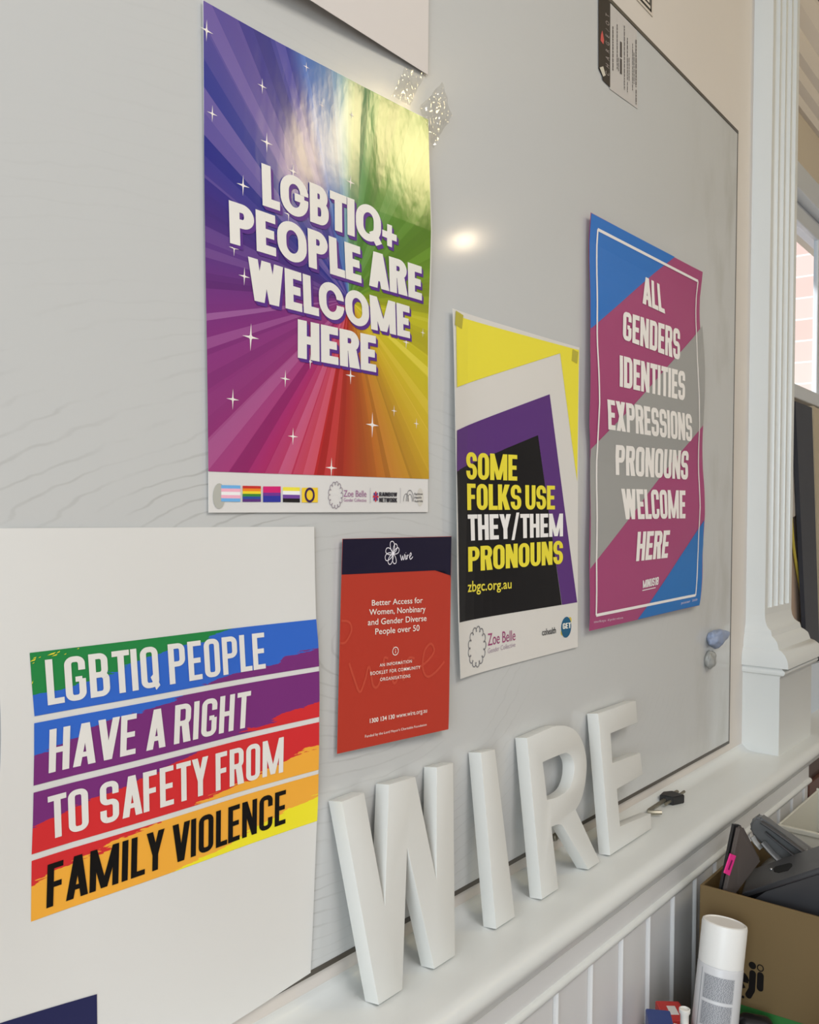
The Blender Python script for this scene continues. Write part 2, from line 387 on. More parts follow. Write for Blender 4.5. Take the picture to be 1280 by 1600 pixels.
def board_material():
    m = bpy.data.materials.new('white_grained_board'); m.use_nodes = True
    nt = m.node_tree; N = nt.nodes; Lk = nt.links; b = N['Principled BSDF']
    def nd(t, **kw):
        n = N.new(t)
        for k, v in kw.items(): setattr(n, k, v)
        return n
    def math_(op, a, bb=None, cc=None):
        n = nd('ShaderNodeMath', operation=op)
        for i, x in enumerate((a, bb, cc)):
            if x is None: continue
            if isinstance(x, (int, float)): n.inputs[i].default_value = x
            else: Lk.new(x, n.inputs[i])
        return n.outputs[0]
    tc = nd('ShaderNodeTexCoord'); sep = nd('ShaderNodeSeparateXYZ'); Lk.new(tc.outputs['Object'], sep.inputs[0])
    X, Z = sep.outputs['X'], sep.outputs['Z']
    n1 = nd('ShaderNodeTexNoise'); n1.inputs['Scale'].default_value = 5; n1.inputs['Detail'].default_value = 5
    mp = nd('ShaderNodeMapping'); mp.inputs['Scale'].default_value = (.5, 1, 1.6); Lk.new(tc.outputs['Object'], mp.inputs['Vector']); Lk.new(mp.outputs[0], n1.inputs['Vector'])
    n2 = nd('ShaderNodeTexNoise'); n2.inputs['Scale'].default_value = 42; n2.inputs['Detail'].default_value = 3
    Lk.new(mp.outputs[0], n2.inputs['Vector'])
    dx = math_('DIVIDE', math_('SUBTRACT', X, .66), 1.9); dz = math_('SUBTRACT', Z, 1.38)
    d = math_('SQRT', math_('ADD', math_('MULTIPLY', dx, dx), math_('MULTIPLY', dz, dz)))
    v = math_('ADD', math_('MULTIPLY', d, 80), math_('ADD', math_('MULTIPLY', n1.outputs['Fac'], 5.0), math_('MULTIPLY', n2.outputs['Fac'], .55)))
    fr = math_('FRACT', v)
    ln = nd('ShaderNodeMapRange', interpolation_type='SMOOTHSTEP'); Lk.new(math_('ABSOLUTE', math_('SUBTRACT', fr, .5)), ln.inputs['Value'])
    ln.inputs['From Min'].default_value = .015; ln.inputs['From Max'].default_value = .11; ln.inputs['To Min'].default_value = 1; ln.inputs['To Max'].default_value = 0
    n3 = nd('ShaderNodeTexNoise'); n3.inputs['Scale'].default_value = 9; n3.inputs['Detail'].default_value = 3; Lk.new(tc.outputs['Object'], n3.inputs['Vector'])
    mk = nd('ShaderNodeMapRange'); Lk.new(n3.outputs['Fac'], mk.inputs['Value']); mk.inputs['From Min'].default_value = .42; mk.inputs['From Max'].default_value = .72
    # grain fades towards the right-hand end and the top of the board
    fx = nd('ShaderNodeMapRange'); Lk.new(X, fx.inputs['Value']); fx.inputs['From Min'].default_value = .5; fx.inputs['From Max'].default_value = 1.0; fx.inputs['To Min'].default_value = 1; fx.inputs['To Max'].default_value = .15
    fz = nd('ShaderNodeMapRange'); Lk.new(Z, fz.inputs['Value']); fz.inputs['From Min'].default_value = 1.56; fz.inputs['From Max'].default_value = 1.68; fz.inputs['To Min'].default_value = 1; fz.inputs['To Max'].default_value = .1
    f = math_('MULTIPLY', math_('MULTIPLY', ln.outputs[0], mk.outputs[0]), math_('MULTIPLY', fx.outputs[0], fz.outputs[0]))
    mx = nd('ShaderNodeMix', data_type='RGBA'); mx.inputs['A'].default_value = lin(203, 204, 203); mx.inputs['B'].default_value = lin(150, 149, 145)
    Lk.new(math_('MULTIPLY', f, .6), mx.inputs['Factor'])
    # grubby smears at the right-hand end
    n4 = nd('ShaderNodeTexNoise'); n4.inputs['Scale'].default_value = 7; n4.inputs['Detail'].default_value = 5
    mp2 = nd('ShaderNodeMapping'); mp2.inputs['Scale'].default_value = (1.6, 1, .7); Lk.new(tc.outputs['Object'], mp2.inputs['Vector']); Lk.new(mp2.outputs[0], n4.inputs['Vector'])
    s4 = nd('ShaderNodeMapRange'); Lk.new(n4.outputs['Fac'], s4.inputs['Value']); s4.inputs['From Min'].default_value = .5; s4.inputs['From Max'].default_value = .75; s4.inputs['To Max'].default_value = .45
    gx = nd('ShaderNodeMapRange'); Lk.new(X, gx.inputs['Value']); gx.inputs['From Min'].default_value = 1.45; gx.inputs['From Max'].default_value = 1.65
    mx2 = nd('ShaderNodeMix', data_type='RGBA'); Lk.new(mx.outputs['Result'], mx2.inputs['A']); mx2.inputs['B'].default_value = lin(158, 152, 138)
    Lk.new(math_('MULTIPLY', s4.outputs[0], gx.outputs[0]), mx2.inputs['Factor'])
    Lk.new(mx2.outputs['Result'], b.inputs['Base Color'])
    b.inputs['Roughness'].default_value = .11
    b.inputs['Specular IOR Level'].default_value = .5
    bp = nd('ShaderNodeBump'); bp.inputs['Strength'].default_value = .05; bp.inputs['Distance'].default_value = .002
    n5 = nd('ShaderNodeTexNoise'); n5.inputs['Scale'].default_value = 12; Lk.new(tc.outputs['Object'], n5.inputs['Vector'])
    Lk.new(n5.outputs['Fac'], bp.inputs['Height']); Lk.new(bp.outputs['Normal'], b.inputs['Normal'])
    return m

# ------------------------------------------------------------------ the setting
LEDGE = 1.042
def boxobj(name, a, b, m, kind=None, bev=0.0, parent=None, base=None):
    bm = bmesh.new(); bm_box(bm, a, b, bev); return from_bm(name, bm, m, parent, base, kind)
boxobj('floor', (-3.2, -4.2, -.05), (4.6, .30, 0), mat('floor_boards', (128, 112, 98), .5, var=.15, vscale=3), 'structure')
boxobj('ceiling', (-3.2, -4.2, 3.0), (4.6, .30, 3.06), M_ceil, 'structure')
boxobj('wall_back', (-1.4, .005, 0), (2.04, .30, 3.0), M_wall, 'structure')
boxobj('wall_right', (4.5, -4.2, 0), (4.6, .30, 3.0), M_wall, 'structure')
boxobj('wall_front', (-3.2, -4.3, 0), (4.6, -4.2, 3.0), M_wall, 'structure')

# ledge with a rounded nose
prof = [(.03, 1.056), (.005, 1.055), (.000, 1.050), (-.006, 1.0445), (-.016, LEDGE), (-.082, LEDGE)]
for i in range(13):
    a = math.radians(90 + 180*i/12); prof.append((-.091+.0145*math.cos(a), LEDGE-.0135+.0135*math.sin(a)))
prof += [(-.0885, 1.0145), (-.0875, 1.0005), (-.0860, .9985), (-.084, .996), (.03, .996)]
auto_smooth(extrude_x('trim_1', prof, -1.4, 3.4, M_trim, 'structure'), 50)
# boarded lower wall: fascia, bead, and vertical boards with a bead at each joint
pp = [(-1.4, .0)]
x = .903-.0845*27; pl = []
while x < 1.93:
    pl += [(x-.0075, -.0830), (x-.006, -.0800), (x-.0035, -.0800), (x-.0028, -.0850), (x-.001, -.0868), (x+.001, -.0868), (x+.0028, -.0850), (x+.0038, -.0815), (x+.005, -.0830)]
    x += .0845
pl = [(-1.4, -.083)] + [q for q in pl if q[0] > -1.39] + [(1.95, -.083), (1.95, .004), (-1.4, .004)]
bm = bmesh.new()
lo = [bm.verts.new((x, y, 0)) for x, y in pl]; hi = [bm.verts.new((x, y, .966)) for x, y in pl]
for i in range(len(pl)):
    j = (i+1) % len(pl); bm.faces.new((lo[i], lo[j], hi[j], hi[i]))
bm.faces.new(hi); bm.faces.new(lo[::-1])
bm_box(bm, (-1.4, -.0848, .962), (1.95, .004, .9965))
from_bm('wall_lower', bm, paint('white_board_paint', (216, 216, 216), .4, .03, .06, 20), kind='structure')
prof = [(-.080, .958)] + [(-.0845-.0058*math.sin(math.radians(180*i/8)), .9655-.0058*math.cos(math.radians(180*i/8))) for i in range(9)] + [(-.080, .973)]
auto_smooth(extrude_x('trim_2', prof, -1.4, 1.955, M_trim, 'structure'), 50)

# fluted pilaster standing on the ledge at the end of the wall
def pilaster():
    bm = bmesh.new()
    x0, x1, yf = 1.819, 2.0, -.032
    # shaft cross-section with four flutes, swept up
    pts = [(x0, .005), (x0, yf)]
    cw = (x1-x0-.024)/4
    for k in range(4):
        a = x0+.016+cw*k; b = a+cw-.010
        for i in range(9):
            t = math.pi*i/8; pts.append(((a+b)/2-(b-a)/2*math.cos(t), yf+.011*math.sin(t)))
    pts += [(x1, yf), (x1, .005)]
    z0, z1 = 1.325, 3.0
    A = [bm.verts.new((x, y, z0)) for x, y in pts]; B = [bm.verts.new((x, y, z1)) for x, y in pts]
    n = len(pts)
    for i in range(n):
        j = (i+1) % n; bm.faces.new((A[i], A[j], B[j], B[i]))
    bm.faces.new(A[::-1]); bm.faces.new(B)
    bm_box(bm, (x0, yf, 1.20), (x1, .005, 1.325))
    # mitred base moulding: offsets from the shaft at each height
    prof = [(0, 1.312), (.0015, 1.300), (.005, 1.291), (.0095, 1.286), (.014, 1.283), (.0155, 1.277), (.0165, 1.272), (.022, 1.268), (.0275, 1.262), (.030, 1.254),
            (.0315, 1.248), (.038, 1.245), (.045, 1.238), (.050, 1.228), (.0515, 1.219), (.0515, 1.213), (.038, 1.213), (.0395, 1.210), (.044, 1.207), (.0445, 1.203), (.042, 1.199), (.036, 1.197), (.034, 1.194), (.034, LEDGE-.002)]
    sx = .42
    rings = []
    for d, z in prof:
        rings.append([bm.verts.new(p) for p in ((x0-d*sx, .005, z), (x0-d*sx, yf-d, z), (x1+d*1.0, yf-d, z), (x1+d*1.0, .005, z))])
    for a, b in zip(rings, rings[1:]):
        for k in range(3): bm.faces.new((a[k], a[k+1], b[k+1], b[k]))
    return auto_smooth(from_bm('trim_3', bm, M_trim, kind='structure'), 35)
pilaster()

# window wall beyond the pilaster
WY = .10
M_cream = mat('cream_frieze_paint', (205, 192, 172), .6)
M_wframe = mat('window_frame_paint', (205, 208, 212), .4)
bm = bmesh.new()
bm_box(bm, (2.04, WY, 0), (4.6, WY+.18, 1.835)); bm_box(bm, (2.04, WY, 2.44), (4.6, WY+.18, 3.0))
bm_box(bm, (2.04, WY, 1.835), (2.16, WY+.18, 2.44)); bm_box(bm, (4.2, WY, 1.835), (4.6, WY+.18, 2.44))
from_bm('wall_window', bm, M_cream, kind='structure')
prof = [(WY, 2.590), (WY-.010, 2.592), (WY-.014, 2.615), (WY-.030, 2.625), (WY-.030, 2.66), (WY-.045, 2.668), (WY-.052, 2.70), (WY-.052, 2.715), (WY-.072, 2.735), (WY-.085, 2.77), (WY-.085, 2.785), (WY, 2.785)]
extrude_x('trim_4', prof, 2.04, 4.6, mat('picture_rail_paint', (225, 216, 206), .45), 'structure')
prof = [(WY, 2.785), (WY-.05, 2.80), (WY-.11, 2.86), (WY-.15, 2.94), (WY-.16, 3.0), (WY, 3.0)]
extrude_x('trim_5', prof, 2.04, 4.6, mat('cornice_shade_mauve', (112, 102, 116), .6), 'structure')  # shade on the cornice underside is put into this dark mauve colour
wt = bpy.data.objects.new('window_1', None); C.objects.link(wt); wt['kind'] = 'structure'; wt.location = (2.16, WY, 1.83); wt['_b'] = [2.16, WY, 1.83]; ROOTS.append(wt)
bm = bmesh.new()
for a, b in (((2.16, WY-.012, 2.375), (4.2, WY+.10, 2.445)), ((2.16, WY-.012, 1.83), (2.20, WY+.10, 2.375)), ((4.15, WY-.012, 1.83), (4.2, WY+.10, 2.375)), ((2.10, WY-.05, 1.805), (4.26, WY+.10, 1.84))): bm_box(bm, a, b, .003)
from_bm('window_frame', bm, M_wframe, wt)
bm = bmesh.new()
for a, b in (((2.20, WY+.018, 2.325), (4.15, WY+.036, 2.375)), ((2.20, WY+.018, 1.84), (4.15, WY+.036, 1.872)), ((2.775, WY+.018, 1.84), (2.825, WY+.032, 2.375)), ((2.20, WY+.018, 1.84), (2.23, WY+.036, 2.375))): bm_box(bm, a, b, .003)
from_bm('sash', bm, M_wframe, wt)
def glass_mat():
    m = bpy.data.materials.new('window_glass'); m.use_nodes = True; nt = m.node_tree
    for n in list(nt.nodes): nt.nodes.remove(n)
    o = nt.nodes.new('ShaderNodeOutputMaterial'); mx = nt.nodes.new('ShaderNodeMixShader'); t = nt.nodes.new('ShaderNodeBsdfTransparent'); g = nt.nodes.new('ShaderNodeBsdfGlossy')
    g.inputs['Roughness'].default_value = .02; t.inputs['Color'].default_value = (.93, .95, .96, 1); mx.inputs['Fac'].default_value = .07
    nt.links.new(t.outputs[0], mx.inputs[1]); nt.links.new(g.outputs[0], mx.inputs[2]); nt.links.new(mx.outputs[0], o.inputs['Surface'])
    return m
boxobj('window_pane', (2.21, WY+.025, 1.86), (4.16, WY+.029, 2.35), glass_mat(), parent=wt)
def brick_mat():
    m = bpy.data.materials.new('pale_brick'); m.use_nodes = True; nt = m.node_tree; b = nt.nodes['Principled BSDF']
    tc = nt.nodes.new('ShaderNodeTexCoord'); mp = nt.nodes.new('ShaderNodeMapping'); mp.inputs['Rotation'].default_value = (math.radians(90), 0, math.radians(90))
    br = nt.nodes.new('ShaderNodeTexBrick'); br.inputs['Color1'].default_value = lin(222, 190, 180); br.inputs['Color2'].default_value = lin(232, 206, 198); br.inputs['Mortar'].default_value = lin(240, 238, 235)
    br.inputs['Scale'].default_value = 4.2; br.inputs['Mortar Size'].default_value = .02
    nt.links.new(tc.outputs['Object'], mp.inputs['Vector']); nt.links.new(mp.outputs[0], br.inputs['Vector']); nt.links.new(br.outputs['Color'], b.inputs['Base Color'])
    b.inputs['Roughness'].default_value = .9
    return m
boxobj('wall_outside', (5.2, .35, 0), (5.5, 4.5, 3.6), brick_mat(), 'structure')

# ------------------------------------------------------------------ the board on the wall
bd = thing('wall_board', 'large glossy white grained board fixed to the wall behind the posters', 'board', (.2, .005, 1.074))
bmm = board_material()
o = boxobj('panel', (-1.3, 0, 1.0775), (1.7135, .005, 2.2425), bmm)
o.data.transform(Matrix.Translation(-Vector(bd['_b']))); o.parent = bd
# grain is laid out in wall coordinates
for n in bmm.node_tree.nodes:
    if n.type == 'TEX_COORD':
        ad = bmm.node_tree.nodes.new('ShaderNodeVectorMath'); ad.operation = 'ADD'; ad.inputs[1].default_value = bd['_b']
        outs = [l.to_socket for l in n.outputs['Object'].links]
        for l in list(n.outputs['Object'].links): bmm.node_tree.links.remove(l)
        bmm.node_tree.links.new(n.outputs['Object'], ad.inputs[0])
        for s in outs: bmm.node_tree.links.new(ad.outputs[0], s)
M_edge = mat('dark_edge_line', (78, 72, 64), .4)  # dark lines along the board's top, right and bottom edges
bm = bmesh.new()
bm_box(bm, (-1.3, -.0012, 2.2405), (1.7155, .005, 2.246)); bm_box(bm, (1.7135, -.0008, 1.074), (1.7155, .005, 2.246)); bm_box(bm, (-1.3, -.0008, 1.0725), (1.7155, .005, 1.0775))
from_bm('edge_line', bm, M_edge, bd)

# ------------------------------------------------------------------ poster: rainbow sunburst
def sunburst_mat(centre):
    m = bpy.data.materials.new('rainbow_sunburst_print'); m.use_nodes = True
    nt = m.node_tree; N = nt.nodes; Lk = nt.links; b = N['Principled BSDF']
    def mth(op, a, c=None):
        n = N.new('ShaderNodeMath'); n.operation = op
        for i, x in enumerate((a, c)):
            if x is None: continue
            if isinstance(x, (int, float)): n.inputs[i].default_value = x
            else: Lk.new(x, n.inputs[i])
        return n.outputs[0]
    tc = N.new('ShaderNodeTexCoord'); sub = N.new('ShaderNodeVectorMath'); sub.operation = 'SUBTRACT'; sub.inputs[1].default_value = centre
    Lk.new(tc.outputs['Object'], sub.inputs[0])
    sp = N.new('ShaderNodeSeparateXYZ'); Lk.new(sub.outputs[0], sp.inputs[0])
    ang = mth('ADD', mth('DIVIDE', mth('ARCTAN2', sp.outputs['Z'], sp.outputs['X']), 2*math.pi), .5)
    cr = N.new('ShaderNodeValToRGB'); Lk.new(ang, cr.inputs['Fac'])
    stops = [(-180, (108, 62, 140)), (-160, (150, 60, 138)), (-142, (160, 62, 130)), (-126, (182, 52, 122)), (-116, (196, 44, 92)), (-107, (203, 42, 50)), (-92, (206, 66, 44)), (-78, (210, 112, 42)),
             (-62, (216, 154, 44)), (-46, (226, 190, 44)), (-28, (224, 208, 40)), (0, (214, 210, 40)), (12, (168, 190, 44)), (26, (120, 164, 46)), (46, (104, 152, 50)), (78, (88, 150, 62)), (90, (110, 165, 120)),
             (98, (118, 165, 205)), (107, (92, 135, 205)), (112, (66, 72, 160)), (126, (72, 62, 150)), (140, (36, 56, 150)), (156, (54, 54, 148)), (168, (84, 58, 142)), (180, (108, 62, 140))]
    el = cr.color_ramp.elements
    while len(el) > 1: el.remove(el[-1])
    for i, (a, c) in enumerate(stops):
        e = el[0] if i == 0 else el.new((a+180)/360)
        e.position = (a+180)/360; e.color = lin(*c, k=PK*.92)
    # irregular rays
    n1 = N.new('ShaderNodeTexWhiteNoise'); n1.noise_dimensions = '1D'; Lk.new(mth('FLOOR', mth('MULTIPLY', ang, 86)), n1.inputs['W'])
    n2 = N.new('ShaderNodeTexWhiteNoise'); n2.noise_dimensions = '1D'; Lk.new(mth('FLOOR', mth('ADD', mth('MULTIPLY', ang, 41), 100.3)), n2.inputs['W'])
    vv = mth('MULTIPLY', mth('ADD', n1.outputs['Value'], n2.outputs['Value']), .5)
    # green to yellow side has fainter rays
    dk = N.new('ShaderNodeMix'); dk.data_type = 'RGBA'; dk.blend_type = 'MULTIPLY'; dk.inputs['Factor'].default_value = 1
    Lk.new(cr.outputs['Color'], dk.inputs['A'])
    gr = N.new('ShaderNodeValToRGB'); Lk.new(vv, gr.inputs['Fac']); gr.color_ramp.elements[0].color = (.50, .48, .58, 1); gr.color_ramp.elements[1].color = (1.05, 1.05, 1.05, 1)
    Lk.new(gr.outputs['Color'], dk.inputs['B'])
    lt = N.new('ShaderNodeMix'); lt.data_type = 'RGBA'; Lk.new(dk.outputs['Result'], lt.inputs['A']); lt.inputs['B'].default_value = lin(205, 165, 205)
    mr = N.new('ShaderNodeMapRange'); Lk.new(vv, mr.inputs['Value']); mr.inputs['From Min'].default_value = .5; mr.inputs['From Max'].default_value = 1; mr.inputs['To Max'].default_value = .38
    cool = N.new('ShaderNodeMapRange'); Lk.new(mth('ABSOLUTE', mth('SUBTRACT', ang, .53)), cool.inputs['Value']); cool.inputs['From Min'].default_value = .28; cool.inputs['From Max'].default_value = .36; cool.inputs['To Min'].default_value = .25; cool.inputs['To Max'].default_value = 1
    Lk.new(mth('MULTIPLY', mr.outputs[0], cool.outputs[0]), lt.inputs['Factor'])
    Lk.new(lt.outputs['Result'], b.inputs['Base Color'])
    b.inputs['Roughness'].default_value = .17
    b.inputs['Specular IOR Level'].default_value = .5
    # crinkled lamination, strongest near the upper right corner
    mp = N.new('ShaderNodeMapping'); mp.inputs['Scale'].default_value = (1.5, 1, .7); Lk.new(tc.outputs['Object'], mp.inputs['Vector'])
    nz = N.new('ShaderNodeTexNoise'); nz.inputs['Scale'].default_value = 16; nz.inputs['Detail'].default_value = 4; Lk.new(mp.outputs[0], nz.inputs['Vector'])
    bp = N.new('ShaderNodeBump'); bp.inputs['Distance'].default_value = .004
    ms = N.new('ShaderNodeMapRange'); Lk.new(mth('ADD', sp.outputs['X'], sp.outputs['Z']), ms.inputs['Value']); ms.inputs['From Min'].default_value = .0; ms.inputs['From Max'].default_value = .22; ms.inputs['To Min'].default_value = .08; ms.inputs['To Max'].default_value = .3
    Lk.new(ms.outputs[0], bp.inputs['Strength']); Lk.new(nz.outputs['Fac'], bp.inputs['Height']); Lk.new(bp.outputs['Normal'], b.inputs['Normal'])
    return m
def sparkle(c, r):
    pts = []
    for i in range(16):
        a = math.pi*2*i/16; rr = r if i % 4 == 0 else (r*.16 if i % 2 == 0 else r*.2)
        if i % 8 == 0 or i % 8 == 4: rr = r*(1.0 if i % 8 == 4 else .8)
        pts.append((c[0]+rr*math.cos(a), c[1]+rr*math.sin(a)))
    return [[c, pts[i], pts[(i+1) % 16]] for i in range(16)]
def scallop_ring(c, rx, rz, w, n=13):
    out = []
    for k in range(n):
        a = 2*math.pi*k/n; cx, cz = c[0]+rx*math.cos(a), c[1]+rz*math.sin(a)
        s = 2*math.pi*rx/n*.58
        pts = [(cx+s*math.cos(a-1.9+3.8*i/6), cz+s*math.sin(a-1.9+3.8*i/6)*rz/rx) for i in range(7)]
        out += stroke_poly(pts, w)
    return out

def poster_sunburst():
    S = Sheet(lambda X, Z: .0025 + .0010*math.sin(X*31+1)*math.sin(Z*17) + .050*max(0, X-.635)*max(0, min(1, (Z-1.70)/.1)))
    r = thing('poster', 'tall glossy rainbow sunburst poster reading LGBTIQ+ people are welcome here', 'poster', (.605, -.001, 1.50), 'posters stuck on the board')
    S.sheet('sheet', [(317, 0), (322, 400), (326, 801)], [(669, 186), (671, 500), (669, 800)], mat('poster_border_paper', (228, 226, 224), .35), r)
    cx, cz = S.w(545, 468); b = Vector(r['_b'])
    sb = sunburst_mat((cx-b.x, 0, cz-b.z))
    q = [(317.5, 1), (669, 187), (670, 748.5), (325, 736.5)]
    S.print_xz('sunburst_print', S.quad_map(q, [rect(0, 0, 1, 1)]), sb, r, .0004, .012)
    st = []
    for px, py, s in ((478, 105, 5), (409, 135, 7), (331, 178, 7), (416, 223, 9), (379, 290, 9), (322, 48, 9), (391, 527, 12), (381, 432, 8), (363, 624, 9), (445, 592, 8), (457, 682, 8), (547, 587, 9), (581, 664, 13), (517, 731, 10),
                      (650, 662, 6), (615, 642, 6), (634, 535, 7), (547, 285, 8), (450, 335, 7), (502, 165, 4), (365, 388, 7), (549, 180, 5), (484, 565, 7), (660, 520, 5), (457, 268, 8)):
        S.print_xz('star', sparkle(S.w(px, py), s*.00098), mat('star_ink', (248, 240, 236), .35), r, .0007, .05)
    lines = [('LGBTIQ', [(407, 255), (594, 327), (594, 383), (409, 321)]), ('+', [(596, 347), (618.5, 356), (618.5, 390), (596, 381)]), ('PEOPLE ARE', [(356, 313), (657.5, 417), (658, 470), (358, 380)]),
             ('WELCOME', [(386, 401), (638.5, 479), (639.5, 529), (388, 468)]), ('HERE', [(464, 499), (586, 525.5), (586.5, 582), (464, 559)])]
    main = []; sh = []
    for txt, q in lines:
        P = block_text(txt, HEAVY)
        if txt == '+': P = [[(x, (y-.19)/.62) for x, y in p] for p in P]
        W = list(WORDS)
        for w in range(max(W)+1):
            Q = [p for p, k in zip(P, W) if k == w]; sh = []
            for k in (1, 2, 3): sh += S.quad_map(q, Q, (.0011*k, -.0010*k))
            o = S.print_xz('headline_word', S.quad_map(q, Q), M_white_ink, r, .0012, .03); o['_b'] = r['_b']
            S.print_xz('word_shadow', sh, ink(84, 44, 128), o, .0009, .03)
    # strip of flags
    def flag(name, q, cols, hs=None):
        hs = hs or [1]*len(cols); T = sum(hs); y = 1.0
        fr = thing_part = None
        bm_polys = {}
        for c, h in zip(cols, hs):
            y2 = y-h/T; bm_polys.setdefault(c, []).append(rect(0, y2, 1, y)); y = y2
        first = None
        for i, (c, ps) in enumerate(bm_polys.items()):
            o = S.print_xz(name if first is None else 'stripe', S.quad_map(q, ps), ink(*c), r if first is None else first, .0006, .02)
            if first is None: first = o; first['_b'] = r['_b']
        return first
    flag('flag_print', [(345, 758), (375, 758.5), (375, 784), (345, 783.5)], [(110, 170, 220), (232, 170, 190), (236, 234, 232), (232, 170, 191), (110, 170, 221)])
    flag('flag_print', [(378.5, 759), (407, 759.5), (407, 784), (378.5, 784)], [(190, 50, 45), (225, 130, 40), (225, 205, 50), (60, 130, 60), (50, 75, 150), (90, 50, 120)])
    flag('flag_print', [(410.5, 760), (438, 760), (438, 784.5), (410.5, 784.5)], [(200, 40, 110), (110, 55, 140), (50, 55, 150)], [2, 1, 2])
    flag('flag_print', [(441.5, 761), (468, 761.5), (468, 785), (441.5, 784.5)], [(228, 215, 70), (236, 234, 231), (110, 70, 150), (35, 32, 34)])
    fl = flag('flag_print', [(471, 762), (496, 762), (496, 785), (471, 785)], [(232, 195, 55)])
    c = S.w(483, 773.5); S.print_xz('emblem', stroke_poly(ellipse(c[0], c[1], .0052, .0058), .0022, True), ink(60, 35, 80), r, .0009, .05)
    c = S.w(524, 773.5); S.print_xz('logo_ring', scallop_ring(c, .0078, .0100, .0007), ink(140, 130, 140), r, .0006, .05)
    S.print_xz('logo_text', S.quad_map([(536.5, 766), (572, 766.5), (572, 776.5), (536.5, 776)], plain_text('Zoe Belle')) + S.quad_map([(536.5, 778.5), (572, 779), (572, 784), (536.5, 783.5)], plain_text('Gender Collective')), ink(150, 95, 140), r, .0006, .05)
    dv = [S.pix(p) for p in ([(577.5, 762), (578.5, 762), (578.5, 786), (577.5, 786)], [(624.7, 762), (625.6, 762), (625.6, 786), (624.7, 786)])]
    for p in dv: S.print_xz('divider', [p], ink(190, 188, 190), r, .0006, .05)
    S.print_xz('logo_text', S.quad_map([(592, 769), (620, 769.5), (620, 776), (592, 775.5)], block_text('RAINBOW', BLOCK)) + S.quad_map([(592, 777.5), (620, 778), (620, 785), (592, 784.5)], block_text('NETWORK', BLOCK)), ink(45, 42, 50), r, .0006, .05)
    c = S.w(586.6, 776); pet = []
    for k in range(8):
        a = math.pi*k/4; pet.append([(c[0]+.0006*math.cos(a-1), c[1]+.0006*math.sin(a-1)), (c[0]+.0038*math.cos(a-.3), c[1]+.0046*math.sin(a-.3)), (c[0]+.0045*math.cos(a), c[1]+.0055*math.sin(a)), (c[0]+.0038*math.cos(a+.3), c[1]+.0046*math.sin(a+.3)), (c[0]+.0006*math.cos(a+1), c[1]+.0006*math.sin(a+1))])
    S.print_xz('logo_flower', pet[0::2], ink(190, 50, 60), r, .0006, .05); S.print_xz('logo_flower', pet[1::2], ink(90, 60, 130), r, .0006, .05)
    arcs = []
    for k, (cx_, rr) in enumerate(((634, .0042), (640, .0062), (640, .0040))):
        c = S.w(cx_, 783.5); arcs += stroke_poly([(c[0]+rr*math.cos(math.pi*i/10), c[1]+rr*1.9*math.sin(math.pi*i/10)) for i in range(11)], .0006)
    S.print_xz('logo_arches', arcs, ink(90, 88, 92), r, .0006, .05)
    S.print_xz('logo_text', S.quad_map([(647, 770), (660, 770), (660, 773.5), (647, 773.5)], plain_text('Rainbow', .01)) + S.quad_map([(647, 775.5), (658, 775.5), (658, 779), (647, 779)], plain_text('Health', .01)) + S.quad_map([(647, 781), (660, 781), (660, 784.5), (647, 784.5)], plain_text('Australia', .01)), ink(50, 48, 52), r, .0006, .05)
    # soft grey adhesive patches showing through the lower corners
    c = S.w(342, 775); S.print_xz('adhesive_patch', [ellipse(c[0], c[1], .0065, .0105)], mat('adhesive_grey', (186, 186, 178), .5), r, .00045, .05)
    c = S.w(656, 777); S.print_xz('adhesive_patch', [ellipse(c[0], c[1], .0055, .0095)], mat('adhesive_pale', (214, 210, 202), .5), r, .00045, .05)
    return S
poster_sunburst()

